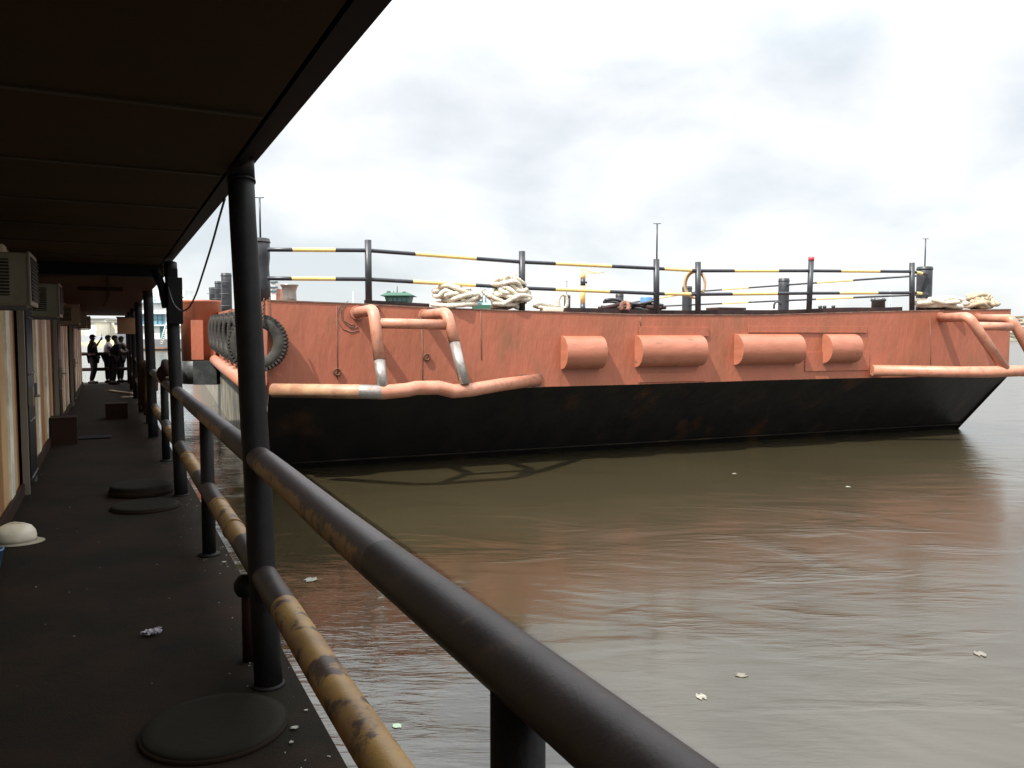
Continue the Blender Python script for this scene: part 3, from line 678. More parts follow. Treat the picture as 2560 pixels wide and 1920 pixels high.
tag(obj('mobile_phone', bm, 'phone'), 'dark phone held up in the hand of the capped person', 'phone')
J = base_pose(); J.update(chest=(.04, 0, 1.30), neck=(.03, 0, 1.44), head=(.02, 0, 1.56), crown=(.02, 0, 1.63), elR=(.18, -.2, 1.2), wrR=(.3, -.1, 1.1), haR=(.36, -.08, 1.08), shR=(.10, -.14, 1.38), shL=(-.05, .14, 1.38), elL=(-.02, .2, 1.12), pelvis=(.03, 0, .93), belly=(.02, 0, 1.1))
person(atz(272, 957, 0), 0, 'person in a white shirt and dark trousers standing behind the raised phone', J, 'cloth_white', 'cloth_dark')
J = base_pose(); J.update(pelvis=(-.05, 0, .93), belly=(.02, 0, 1.1), chest=(.16, 0, 1.26), neck=(.12, 0, 1.42), head=(.06, -.02, 1.55), crown=(.05, -.02, 1.62), shL=(.20, .16, 1.34), elL=(.38, .18, 1.12), wrL=(.5, .1, 1.14), haL=(.56, .08, 1.13),
                          shR=(.20, -.15, 1.32), elR=(.36, -.18, 1.10), wrR=(.52, -.1, 1.12), haR=(.58, -.08, 1.12), hipL=(-.05, .09, .88), hipR=(-.05, -.09, .88), knL=(-.04, .1, .48), knR=(-.04, -.1, .48), anL=(-.08, .1, .08), anR=(-.08, -.1, .08), toL=(.04, .1, .04), toR=(.04, -.1, .04))
person(atz(287, 961, 0), 0, 'person in black leaning right onto the far railing', J, 'cloth_dark', 'cloth_dark')
J = base_pose(); J.update(chest=(.03, 0, 1.28), neck=(.05, 0, 1.42), head=(.07, 0, 1.52), crown=(.07, 0, 1.6), elL=(.2, .2, 1.15), wrL=(.35, .1, 1.1), haL=(.42, .08, 1.1), elR=(.2, -.2, 1.12), wrR=(.34, -.1, 1.1), haR=(.4, -.08, 1.1), shR=(.06, -.15, 1.36), shL=(.06, .15, 1.36))
person(atz(301, 956, 0), 0, 'person in a dusty pink top standing farthest right by the last post', J, 'cloth_pink', 'cloth_dark')

# ================================================================== BARGE
US = [670, 920, 1100, 1280, 1600, 1900, 2100, 2300, 2524]
VT = [750, 760, 770, 776, 786, 787, 781, 776, 773]
VB = [985, 979, 975, 969, 961, 951, 946, 942, 939]
TS = [bt(u, 860) for u in US]
ZT = [onbow(u, v).z for u, v in zip(US, VT)]; ZB = [onbow(u, v).z for u, v in zip(US, VB)]
zt = lambda t: lerp_list(TS, ZT, t); zb = lambda t: lerp_list(TS, ZB, t)
T0, T1 = TS[0], TS[-1]
barge = thing('barge', 'large red oxide cargo barge with black raked bow and pipe push frames', 'barge', bow(0, 0, WATER))
NB = 64
# corner chamfer at the left: radius
def bowfn(u, v):
    t = T0 + (T1 - T0) * u; return bow(t, 0, zb(t) + (zt(t) - zb(t)) * v)
bm = B(); grid(bm, bowfn, NB, 4, smooth=True); obj('bow_plate', bm, 'orange', barge)
RK = 1.36; ZW = WATER
def rakefn(u, v):
    t = T0 + (T1 - T0) * u; z0 = zb(t); z1 = WATER - 0.7; vv = v
    z = z0 + (z1 - z0) * vv; n = -RK * (z0 - z) / (z0 - WATER)
    k = min(1, (z0 - z) / 0.35); n *= 1.0; n += 0.06 * (1 - k)
    return bow(t, n - 0.06, z)
bm = B(); grid(bm, rakefn, NB, 10, smooth=True); obj('rake_plate', bm, 'hull_black', barge)
# ridge and stained scum line just above the water
bm = B(); zr = WATER + 0.13; nr = -RK * (1 - 0.13 / (zb(5) - WATER)) - 0.03
tube(bm, [bow(T0 + (T1 - T0) * i / 20, nr + random.uniform(-.008, .008), zr) for i in range(21)], 0.022, 8); obj('chine_ridge', bm, 'scum', barge)
# left side: orange band above, pale plate below
KL = 60.0
def zs_top(k): return zt(T0) + 0.014 * k
def rake_n(z): return -RK * (zb(T0) - z) / (zb(T0) - WATER) if z < zb(T0) else 0.0
P0 = bow(T0, 0, 0)
def sd(k, n, z): return P0 + BB * k + SN * n + V((0, 0, z))
bm = B(); grid(bm, lambda u, v: sd(KL * u * u, 0, (zb(T0) + (zs_top(KL * u * u) - zb(T0)) * v)), 30, 2, smooth=True); obj('side_plate', bm, 'orange', barge)
bm = B()
zA = zb(T0); zc = WATER - 0.7
for i in range(12):
    u0, u1 = i / 12, (i + 1) / 12; z0, z1 = zA + (zc - zA) * u0, zA + (zc - zA) * u1
    quad(bm, [sd(-rake_n(z0), 0.0, z0), sd(-rake_n(z1), 0.0, z1), sd(KL, 0, z1), sd(KL, 0, z0)])
obj('lower_side_plate', bm, 'hull_side', barge)
# right side and deck
P1 = bow(T1, 0, 0)
bm = B(); quad(bm, [P1 + V((0, 0, zb(T1))), P1 + BB * KL + V((0, 0, zb(T1))), P1 + BB * KL + V((0, 0, zt(T1))), P1 + V((0, 0, zt(T1)))])
obj('side_plate', bm, 'orange', barge); bm = B()
quad(bm, [P1 + V((0, 0, zb(T1))), P1 + BB * (RK * 1.45) + V((0, 0, zc)), P1 + BB * KL + V((0, 0, zc)), P1 + BB * KL + V((0, 0, zb(T1)))])
obj('lower_side_plate', bm, 'hull_black', barge)
bm = B(); grid(bm, lambda u, v: bow(T0 + (T1 - T0) * u, 0, 0) + BB * (KL * v) + V((0, 0, zt(T0 + (T1 - T0) * u) - 0.012 + 0.014 * KL * v * (1 - u))), NB, 3); obj('deck_plate', bm, 'orange_dark', barge)
# deck edge lip (brown) and coaming
bm = B()
def strip(bm, t0, t1, n0, n1, z0f, z1f, mi=0, st=0.5):
    m_ = max(2, int((t1 - t0) / st)); 
    for i in range(m_):
        a_, b_ = t0 + (t1 - t0) * i / m_, t0 + (t1 - t0) * (i + 1) / m_
        P = lambda t, n, zf: bow(t, n, zf(t))
        quad(bm, [P(a_, n1, z0f), P(b_, n1, z0f), P(b_, n1, z1f), P(a_, n1, z1f)], mi)
        quad(bm, [P(a_, n1, z1f), P(b_, n1, z1f), P(b_, n0, z1f), P(a_, n0, z1f)], mi)
        quad(bm, [P(a_, n0, z1f), P(b_, n0, z1f), P(b_, n0, z0f), P(a_, n0, z0f)], mi)
    for tt in (t0, t1): quad(bm, [P(tt, n0, z0f), P(tt, n1, z0f), P(tt, n1, z1f), P(tt, n0, z1f)], mi)
strip(bm, T0, T1, -0.12, 0.012, lambda t: zt(t) - 0.014, lambda t: zt(t) + 0.008)
obj('deck_lip', bm, 'orange_dark', barge)
bm = B()
strip(bm, bt(920, 770), bt(1085, 775), -0.32, -0.30, lambda t: zt(t) - 0.02, lambda t: zt(t) + 0.085)
obj('coaming', bm, 'coaming', barge)
bm = B()
strip(bm, bt(1405, 780), bt(2282, 780), -0.32, -0.30, lambda t: zt(t) - 0.02, lambda t: zt(t) + 0.105 + 0.01 * math.sin(t * 2.1))
obj('coaming', bm, 'coaming', barge)
# welded plates and seams
def plate(u0, v0, u1, v1, th=0.028):
    bm = B(); p = onbow(u0, v0); q_ = onbow(u1, v1); t0_, t1_ = (p - F0).dot(BT), (q_ - F0).dot(BT)
    z0_, z1_ = q_.z, p.z; box(bm, bow((t0_ + t1_) / 2, th / 2, (z0_ + z1_) / 2), (abs(t1_ - t0_), th, abs(z1_ - z0_)), R=BR, bevel=0.004); return bm
for a_ in ((1598, 817, 1770, 841), (1870, 815, 2165, 832), (1596, 934, 1762, 952), (2012, 880, 2170, 925)): obj('doubler_plate', plate(*a_), 'orange', barge)
bm = B()
for u, v0, v1 in ((1055, 823, 965), (1202, 777, 900), (842, 764, 950), (1600, 792, 815), (2325, 792, 930)):
    p, q_ = onbow(u, v0, 0.003), onbow(u + 2, v1, 0.003); tube(bm, [p, q_], 0.007, 6)
obj('weld_seam', bm, 'orange_dark', barge)
rs = random.Random(4)
for q in range(4):
    c_ = onbow(884 + rs.uniform(-4, 3), 786 + rs.uniform(-3, 6), 0.004); bm = B(); a0_ = rs.uniform(1.8, 2.4)
    pts = [c_ + BT * (0.19 + .03 * q) * math.cos(g_) * rs.uniform(.92, 1.06) + V((0, 0, (0.19 + .03 * q) * math.sin(g_) * rs.uniform(.92, 1.06))) for g_ in [a0_ + i * .26 for i in range(12)]]
    tube(bm, pts, 0.007, 5); obj('weld_bead', bm, 'orange_dark', barge)
# half round bow fenders
for (u0, u1, v0, v1) in ((1402, 1500, 840, 923), (1587, 1748, 838, 918), (1836, 1990, 835, 912), (2056, 2132, 835, 908)):
    p, q_ = onbow(u0, v0), onbow(u0, v1); t0_ = (p - F0).dot(BT); t1_ = bt(u1, 870); zc_ = (p.z + q_.z) / 2; r_ = (p.z - q_.z) / 2
    bm = B(); n = 22; ra, rb = [], []
    for i in range(n + 1):
        a_ = math.pi * i / n; off = (0.32 * math.sin(a_) ** 0.85 if 0 < i < n else 0.0, r_ * math.cos(a_))
        ra.append(bm.verts.new(bow(t0_, off[0], zc_ + off[1]))); rb.append(bm.verts.new(bow(t1_, off[0], zc_ + off[1])))
    for i in range(n): bm.faces.new((ra[i], ra[i + 1], rb[i + 1], rb[i])).smooth = True
    bm.faces.new(ra[::-1]); bm.faces.new(rb)
    for e_ in bm.edges:
        if len(e_.link_faces) == 2 and (len(e_.link_faces[0].verts) > 4 or len(e_.link_faces[1].verts) > 4): e_.smooth = False
    obj('bow_fender', bm, 'fender', barge)
# push frames of bent pipe
def BP(u, v, n): return onbow(u, v, n)
def pframe(root, knee, foot, r, split=None):
    """arm straight out of the bow, bend, strut down to the bar"""
    k_ = BP(*knee); kk = (k_ - F0); rt = F0 + BT * kk.dot(BT) + BN * (-0.05) + V((0, 0, k_.z)); f_ = BP(*foot)
    rt = BP(*root); bm = B(); mid = bend(rt, k_, f_, 0.17, 6)
    if split: 
        s_ = k_.lerp(f_, split); tube(bm, [rt] + mid + [s_ - (f_ - k_).normalized() * .001], r, 18, 0); tube(bm, [s_, f_], r * 0.93, 18, 1)
    else: tube(bm, [rt] + mid + [f_], r, 18, 0)
    d = (k_ - rt).normalized(); tube(bm, [rt, rt + d * 0.03], r + 0.03, 18, 0)
    return bm
fr = obj('push_frame', pframe((893, 782, 0), (934, 774, 1.05), (958, 976, 1.5), 0.095, 0.63), ['orange_pipe', 'bare_pipe'], barge, label='left push frame strut with bare grey lower half')
fr2 = obj('push_frame', pframe((1062, 789, 0), (1118, 781, 1.05), (1162, 962, 1.5), 0.095, 0.42), ['orange_pipe', 'bare_pipe'], barge)
bm = B(); tube(bm, [BP(940, 808, 1.1), BP(1120, 812, 1.1)], 0.085, 18); obj('cross_pipe', bm, 'orange_pipe', barge)
bm = B()
bar = [BP(683, 976, 0.35), BP(880, 979, 1.35), BP(900, 979, 1.4), BP(953, 981, 1.5), BP(1018, 975, 1.5), BP(1040, 970, 1.5), BP(1096, 969, 1.5), BP(1133, 978, 1.5), BP(1175, 975, 1.4), BP(1252, 962, 0.9), BP(1342, 950, 0.05)]
tube(bm, bar, 0.115, 20, [2, 2, 1, 0, 0, 0, 0, 0, 0, 0]); obj('bow_bar', bm, ['orange_pipe', 'bare_pipe', 'tan_pipe'], barge)
obj('bar_bracket', plate(1299, 936, 1353, 968, 0.03), 'orange_dark', barge)
# right push frame
obj('push_frame', pframe((2350, 795, 0), (2422, 792, 1.1), (2512, 922, 1.45), 0.11), 'orange_pipe', barge)
obj('push_frame', pframe((2444, 797, 0), (2528, 797, 1.2), (2600, 925, 1.45), 0.11), 'orange_pipe', barge)
bm = B(); tube(bm, [BP(2440, 815, 1.15), BP(2528, 817, 1.25)], 0.095, 16); obj('cross_pipe', bm, 'orange_pipe', barge)
bm = B(); tube(bm, [BP(2180, 926, 0.08), BP(2400, 930, 0.9), BP(2470, 930, 1.35), BP(2545, 927, 1.5), BP(2660, 930, 1.5)], 0.13, 18); obj('bow_bar', bm, 'orange_pipe', barge)
# padeyes
def ring(c, r, rr, n, seg=20, tilt=None):
    bm = B(); X = n.cross(V((0, 0, 1))).normalized(); Y = V((0, 0, 1)) if tilt is None else tilt
    pts = [c + X * r * math.cos(q) + Y * r * math.sin(q) for q in [2 * math.pi * i / seg for i in range(seg + 1)]]
    tube(bm, pts, rr, 8, cap=False); return bm
for u, v in ((1067, 893), (941, 773), (843, 930)): obj('pad_eye', ring(onbow(u, v, 0.03), 0.055, 0.018, BN), 'chain', barge)
# side rubbing pipe along the left
bm = B(); tube(bm, [sd(0.3, 0.16, 0.73), sd(7, 0.16, 0.76), sd(18, 0.16, 0.86)], 0.17, 14)
obj('rubbing_pipe', bm, 'orange_pipe', barge)
# corner column further aft
ks = 16.0; cc = sd(ks, 0.55, 0)
def az(v): return EYE + (841 - v) * cc.y / F
bm = B(); 
lathe(bm, V((cc.x, cc.y, 0)), [(0.66, az(928)), (0.66, az(760)), (0.70, az(757)), (0.70, az(752)), (0.0, az(752))], 30)
box(bm, V((cc.x + .3, cc.y + .1, (az(928) + az(800)) / 2)), (0.7, 1.1, az(800) - az(928)))
obj('corner_column', bm, 'orange', barge)
bm = B(); box(bm, V((cc.x + .12, cc.y - .66, (az(898) + az(802)) / 2)), (0.42, .05, az(802) - az(898)), bevel=.01); obj('column_plate', bm, 'orange', barge)
bm = B(); lathe(bm, V((cc.x, cc.y, 0)), [(0.67, az(958)), (0.67, az(902)), (0.60, az(900))], 30); box(bm, V((cc.x + .35, cc.y - .05, (az(959) + az(900)) / 2)), (0.8, 1.25, az(900) - az(959)))
obj('corner_skirt', bm, 'skirt', barge)

# bollards -----------------------------------------------------------
def bollard(u0, u1, vt, plane_pt, plane_n, zbase, label, r=None, rod=None, dent=False):
    p = atplane((u0 + u1) / 2, vt, plane_pt, plane_n); rr = (u1 - u0) / 2 * p.y / F
    if r: rr = r
    base = V((p.x, p.y, zbase)); t = thing('bollard', label, 'bollard', base, 'black cylindrical bollards around the barge deck')
    bm = B(); lathe(bm, base, [(rr, 0), (rr, (p.z - zbase) * .25), (rr * (0.93 if dent else 1), (p.z - zbase) * .45), (rr * (0.9 if dent else 1), (p.z - zbase) * .55), (rr, (p.z - zbase) * .7), (rr, p.z - zbase - 0.01), (rr - .01, p.z - zbase), (0, p.z - zbase)], 26)
    obj('drum', bm, 'black', t)
    bm = B(); lathe(bm, base + V((0, 0, (p.z - zbase) * .93)), [(rr + .012, 0), (rr + .012, .03), (rr, .03)], 26); obj('band', bm, 'black', t)
    return t, p
def rod(u, v0, v1, Y, label):
    a_, b_ = atY(u, v1, Y), atY(u, v0, Y); t = thing('mast_rod', label, 'rod', a_, 'thin rods with a small crossbar on the barge')
    bm = B(); tube(bm, [a_, V((a_.x, a_.y, b_.z))], 0.016, 8); obj('rod', bm, 'black', t)
    bm = B(); tube(bm, [V((a_.x - .075, a_.y, b_.z)), V((a_.x + .075, a_.y, b_.z))], 0.008, 6); obj('crossbar', bm, 'black', t)
DN = BN; dpt = lambda n: F0 + BN * n
bo, pB = bollard(622, 673, 596, dpt(-0.45), BN, zt(T0) - .01, 'large dented black bollard at the near left corner of the barge', dent=True)
rod(651, 494, 598, pB.y, 'tall thin rod on top of the near left bollard')
bo, pR = bollard(2294, 2330, 667, dpt(-0.35), BN, zt(T1) - .05, 'black bollard at the far right end of the bow railing')
rod(2312, 597, 668, pR.y, 'thin rod on top of the right end bollard')
RP = P1 - BB.cross(V((0, 0, 1))) * 0; RSN = V((BB.y, -BB.x, 0)).normalized()
for (u0, u1, vt, lb) in ((1947, 1973, 696, 'wide black bollard on the right side of the barge, left of the red topped post'),
                         (1706, 1730, 716, 'black bollard on the right side of the barge, behind the buff hoop'),
                         (1539, 1559, 735, 'short black bollard showing above the pile of dark hoses'),
                         (1410, 1426, 738, 'small black bollard left of the yellow crane post, with a pale ring beside it')):
    p = atplane((u0 + u1) / 2, vt, P1 - RSN * 0.3, RSN); bollard(u0, u1, vt, V((0, p.y, 0)), V((0, 1, 0)), zt(T1) - .2, lb)
rod(1417, 703, 740, atplane(1417, 740, P1 - RSN * .3, RSN).y, 'thin short rod on the small bollard left of the yellow crane post')
for (u0, u1, vt, vb_, lb) in ((553, 578, 683, 770, 'tallest black bollard of the row on the left side of the barge'), (537, 552, 703, 770, 'middle black bollard of the row on the left side of the barge'), (523, 537, 718, 770, 'farthest black bollard of the row on the left side of the barge')):
    p = onside((u0 + u1) / 2 + 8, vt, -0.25); p2 = atY((u0 + u1) / 2, vt, p.y); t, _ = bollard(u0, u1, vt, V((0, p.y, 0)), V((0, 1, 0)), atY(560, vb_, p.y).z - .3, lb)
    bm = B(); hh = 0.25
    for hz in (0.3, 0.7, 1.1): 
        X = p2 + V((-.02, -(u1 - u0) / 2 * p.y / F - .02, -hz)); tube(bm, [X + V((-.15, .03, 0)), X + V((-.13, -.05, 0)), X + V((.13, -.05, 0)), X + V((.15, .03, 0))], 0.014, 6)
    obj('rung', bm, 'steel', t)
# pipe alongside the left row
# mooring bitt grey
c = atY(724, 752, 14.6); c.z = zt(T0) - .01
t = thing('mooring_bitt', 'worn grey flared bitt near the left corner of the barge', 'bitt', c)
bm = B(); lathe(bm, c, [(0.13, 0), (0.125, 0.1), (0.12, 0.22), (0.14, 0.30), (0.165, 0.335), (0.165, 0.35), (0.0, 0.36)], 26); obj('drum', bm, 'bare_pipe', t)
bm = B(); lathe(bm, c, [(0.2, 0), (0.2, .02), (0.13, .03)], 20); obj('foot_plate', bm, 'orange_dark', t)
# square-ish bitt right
p = atplane(2196, 748, dpt(-1.6), BN); c = V((p.x, p.y, zt(T1) - .05))
t = thing('mooring_bitt', 'short black bitt near the right end inside the bow railing', 'bitt', c)
bm = B(); hz = p.z - c.z; lathe(bm, c, [(.17, 0), (.165, hz * .8), (.19, hz * .86), (.19, hz), (0, hz)], 20); obj('drum', bm, 'black', t)
bm = B()
for q in range(5): lathe(bm, c + V((.16 * math.cos(q * 1.25), .16 * math.sin(q * 1.25), hz)), [(.012, 0), (.012, .03), (0, .035)], 8)
obj('stud', bm, 'black', t)

# bow railing ---------------------------------------------------------
rl = thing('barge_railing', 'black and yellow two bar railing along the bow edge of the barge', 'railing', bow(3, -0.2, 2.2))
def zat(u, v, n): return onbow(u, v, n)
posts = [(920, 600, 762, 17), (1305, 628, 775, 16), (1641, 648, 787, 15), (1745, 655, 787, 14.5), (2028, 652, 783, 13.5), (2280, 657, 778, 13)]
nR = -0.16
for i, (u, v0, v1, wpx) in enumerate(posts):
    tp_ = zat(u, v0, nR); bs = zat(u - (6 if i == 4 else 0) + (2 if i == 0 else 0), v1, nR); bs.z = zt(bt(u, 780)) - .01
    bm = B(); r_ = wpx / 2 * tp_.y / F; tube(bm, [bs, tp_], r_, 16); obj('post', bm, 'black', rl)
    if i == 4:
        bm = B(); d = (tp_ - bs).normalized(); tube(bm, [tp_ + d * .003, tp_ + d * .085], r_ + .004, 16); obj('red_cap', bm, 'red', rl)
def bandrail(knots, bands, n, r, name, parent, Pf):
    """knots (u,v) polyline, bands list of (u, colour)"""
    us = sorted(set([k_[0] for k_ in knots] + [b_[0] for b_ in bands if knots[0][0] < b_[0] < knots[-1][0]]))
    pts = [Pf(u, lerp_list([k_[0] for k_ in knots], [k_[1] for k_ in knots], u), n) for u in us]; mis = []
    for u in us[:-1]:
        c_ = 0
        for b_ in bands:
            if b_[0] <= u + 1e-6: c_ = b_[1]
        mis.append(c_)
    bm = B(); tube(bm, pts, r, 12, mis); return obj(name, bm, ['navy', 'yellow'], parent)
bandrail([(668, 624), (920, 626), (1305, 655), (1641, 671), (1745, 677), (2028, 677), (2280, 679), (2318, 686)],
         [(668, 0), (731, 1), (838, 0), (1038, 1), (1190, 0), (1388, 1), (1528, 0), (1660, 1), (1728, 0), (1835, 1), (1945, 0), (2101, 1), (2198, 0), (2290, 1), (2305, 0)], nR, 0.036, 'top_rail', rl, zat)
bandrail([(668, 696), (920, 698), (1305, 720), (1641, 734), (1745, 736), (2028, 733), (2280, 732), (2318, 735)],
         [(668, 0), (729, 1), (838, 0), (1032, 1), (1188, 0), (1388, 1), (1523, 0), (1660, 1), (1726, 0), (1830, 1), (1942, 0), (2097, 1), (2193, 0), (2290, 1), (2303, 0)], nR, 0.036, 'lower_rail', rl, zat)
rod(1642, 559, 650, zat(1641, 650, nR).y, 'tall thin rod on top of the middle bow railing post')
# right side railing (receding)
rr_ = thing('side_railing', 'thinner black and pale yellow railing receding along the right side of the barge', 'railing', P1 + BB * 5 + V((0, 0, 2.2)))
sf = lambda u, v, n: atplane(u, v, P1 - RSN * 0.3, RSN)
bandrail([(1340, 797), (1600, 748 + 5), (1755, 728), (2040, 707), (2312, 688)], [(1340, 0), (1466, 1), (1506, 0), (1636, 1), (1700, 0), (1807, 1), (1872, 0), (2044, 1), (2134, 0)], 0, 0.03, 'top_rail', rr_, sf)
bandrail([(1600, 768), (1755, 761), (2040, 748), (2312, 736)], [(1600, 0), (1807, 1), (1872, 0), (2042, 1), (2134, 0)], 0, 0.03, 'lower_rail', rr_, sf)

# tyres ---------------------------------------------------------------
def make_tyre(Rt=0.46, w_=0.24):
    t = thing('tyre', '', 'tyre', (0, 0, 0), 'old tyres hung as fenders on the barge')
    ri = Rt * 0.56; bm = B()
    prof = [(ri, -w_ * .36), (ri + .03, -w_ * .46), (Rt * .8, -w_ * .52), (Rt * .94, -w_ * .46), (Rt, -w_ * .34), (Rt, w_ * .34), (Rt * .94, w_ * .46), (Rt * .8, w_ * .52), (ri + .03, w_ * .46), (ri, w_ * .36), (ri + .02, 0.0), (ri, -w_ * .36)]
    lathe(bm, V((0, 0, 0)), prof, 48, caps=False)
    bmesh.ops.remove_doubles(bm, verts=bm.verts, dist=1e-5)
    o = obj('casing', bm, 'rubber', t, False)
    bm = B()
    for i in range(46):
        a_ = 2 * math.pi * i / 46
        for sg in (-1, 1):
            box(bm, V(((Rt - .004) * math.cos(a_), (Rt - .004) * math.sin(a_), sg * w_ * .30)), (0.05, 0.034, w_ * .36), rz=a_)
    for zz in (-.03, .03): lathe(bm, V((0, 0, zz)), [(Rt - .01, -.012), (Rt + .016, -.012), (Rt + .016, .012), (Rt - .01, .012)], 40, caps=False)
    obj('tread', bm, 'rubber', o, False)
    return t
ty = make_tyre()
def place_tyre(o, c, nrm, label, s=1.0):
    o.location = c; q = nrm.normalized().to_track_quat('Z', 'Y'); o.rotation_mode = 'QUATERNION'; o.rotation_quaternion = q; o['label'] = label; o.scale = (s, s, s)
tc_ = atY(645, 857, 13.15)
place_tyre(ty, tc_, V((0.10, -1, 0.02)), 'large tyre at the near left corner of the barge, half hidden by the nearest post')
tl = ['tyre on the barge side just left of the nearest post', 'second tyre leftwards along the barge side from the nearest post', 'third tyre leftwards along the barge side', 'fourth tyre leftwards along the barge side',
      'fifth tyre along the barge side, small', 'last and smallest tyre of the row, beside the orange corner column']
for i in range(6):
    o = copy_tree(ty); k_ = 3.6 + i * 1.75
    place_tyre(o, sd(k_, 0.22, 1.62 + 0.03 * i), SN + BB * (-0.12 - 0.02 * i) , tl[i], 1.12)
# tyre chains
def chain(p0, p1, label, n=12):
    t = thing('chain', label, 'chain', p0); bm = B(); d = (p1 - p0)
    for i in range(n):
        c_ = p0 + d * ((i + .5) / n); L_ = d.length / n * .75; dn = d.normalized(); sdv = dn.cross(V((0, 1, 0) if i % 2 else (1, .3, 0))).normalized()
        pts = [c_ + dn * L_ * math.cos(q) + sdv * L_ * .55 * math.sin(q) for q in [2 * math.pi * j / 10 for j in range(11)]]
        tube(bm, pts, 0.010, 6, cap=False)
    obj('links', bm, 'chain', t)
chain(atY(660, 748, 13.1), atY(656, 800, 13.0), 'rusty chain holding the large corner tyre, beside the post', 10)
chain(atY(674, 745, 13.1), atY(676, 790, 13.0), 'thinner chain right of the rusty tyre chain', 14)
for i, (u, v) in enumerate(((536, 793), (560, 783), (585, 778))):
    k_ = 12 - 3.5 * i; chain(sd(k_, 0.02, 2.35), sd(k_ - .5, 0.3, 2.05), ['farthest chain over the row of side tyres', 'middle chain over the row of side tyres', 'nearest chain over the row of side tyres'][i], 6)

# ropes ---------------------------------------------------------------
def rope(c, ax, rx, ry, rz_, n, r, m_, label, seed, tail=None):
    rnd = random.Random(seed); P = []
    for i in range(n):
        L0 = i / n; s_ = (1 - 0.55 * L0); ph0 = rnd.random() * 6.28; cx_, cy_ = rnd.uniform(-.35, .35) * rx, rnd.uniform(-.2, .2) * ry
        tilt = rnd.uniform(-.9, .9)
        for j in range(7):
            q = ph0 + 2 * math.pi * j / 7
            x_ = cx_ + rx * s_ * rnd.uniform(.55, .95) * math.cos(q); y_ = cy_ + ry * s_ * rnd.uniform(.6, 1) * math.sin(q)
            z_ = r + L0 * rz_ * .8 + rz_ * .25 * (1 + math.sin(q + tilt * 3)) * rnd.uniform(.3, 1)
            z_ = min(z_, rz_ * math.sqrt(max(0.03, 1 - (x_ / (rx * 1.25)) ** 2)) )
            P.append(c + ax * x_ + V((-ax.y, ax.x, 0)) * y_ + V((0, 0, max(r, z_))))
    if tail: P += tail
    path = crom(P, 5)
    bm = B()
    # three strand twist: radius modulation along the path gives the lay of the rope
    tube(bm, path, [r * (1 + 0.10 * math.sin(i * 2.1)) for i in range(len(path))], 8)
    o = obj('mooring_rope', bm, m_); o.location = c
    for v in o.data.vertices: v.co -= c
    return tag(o, label, 'rope', 'heaps of mooring rope on the barge deck')
def deckpt(u, n): p = onbow(u, 780, n); p.z = zt(bt(u, 780)); return p
rope(deckpt(1135, -0.25), BT, 0.47, 0.3, 0.44, 10, 0.045, 'rope', 'low spread heap of white rope left of the lattice, on the barge edge', 3)
rope(deckpt(1272, -0.2), BT, 0.44, 0.3, 0.66, 17, 0.048, 'rope', 'tallest tangled heap of white rope at the second railing post', 5)
rope(deckpt(1365, -0.3), BT, 0.28, 0.15, 0.15, 4, 0.032, 'rope', 'thin frayed white rope trailing right of the tall heap', 8)
rope(deckpt(2350, -0.25), BT, 0.85, 0.35, 0.30, 9, 0.06, 'rope', 'long low heap of white rope right of the end bollard', 12)
rope(deckpt(2450, -0.45), BT, 0.42, 0.3, 0.42, 12, 0.06, 'rope_tan', 'tan rope coil, the farthest right on the barge deck', 15)
# pale ring and slab near 1395
o = obj('rope_eye', ring(atY(1407, 755, onbow(1400, 780, -0.6).y), 0.10, 0.035, BN, tilt=V((0, 0, 1.5))), 'rope'); tag(o, 'pale upright rope eye left of the yellow crane post', 'rope')
bm = B(); p = deckpt(1380, -0.2); box(bm, p + V((0, 0, .035)), (0.40, 0.2, 0.07), R=BR, bevel=.015); tag(obj('white_slab', bm, 'plastic_white'), 'white flat block on the barge edge below the pale rope eye', 'block')
# yellow crane post
Yc = 19.5; pc = atY(1457, 770, Yc)
t = thing('crane_post', 'yellow and black banded crane post with a thin jib', 'crane', V((pc.x, pc.y, 2.0)))
bm = B(); zz = lambda v: atY(1457, v, Yc).z; r_ = 0.062
for v0, v1, mi in ((785, 758, 1), (758, 715, 0), (715, 697, 1), (697, 681, 0)): tube(bm, [V((pc.x, pc.y, zz(v0))), V((pc.x, pc.y, zz(v1)))], r_, 14, mi)
obj('mast', bm, ['yellow', 'navy'], t)
bm = B(); j0 = atY(1455, 684, Yc); j1 = atY(1510, 681, Yc)
tube(bm, [j0, j1], 0.012, 6); tube(bm, [atY(1455, 673, Yc), atY(1488, 682, Yc)], 0.01, 6); tube(bm, [atY(1456, 684, Yc), atY(1455, 670, Yc)], 0.02, 6); obj('jib', bm, 'yellow', t)
bm = B(); box(bm, atY(1466, 706, Yc), (.04, .05, .05), bevel=.008); obj('winch', bm, 'navy', t)
# dark hose pile
hp = atY(1575, 778, 17.5); hp.z = 2.12
t = thing('hose_pile', 'pile of dark stacked hoses on the barge behind the rail', 'hose', hp)
for i in range(9):
    zz_ = 2.14 + (i % 5) * 0.06; wv = 1.45 - 0.12 * (i % 5); oy = 0.25 * (i // 5)
    bm = B(); pts = [hp + V((wv * (q - .5) * 1.1 + .05 * math.sin(i), oy + .12 * math.sin(q * 9 + i), zz_ - hp.z + .05 * math.sin(q * 6 + i * 1.7) + .03 * (i % 3))) for q in [j / 14 for j in range(15)]]
    tube(bm, pts, 0.035 if i % 3 else 0.045, 8); obj('hose', bm, 'coaming' if i % 2 else 'black', t)
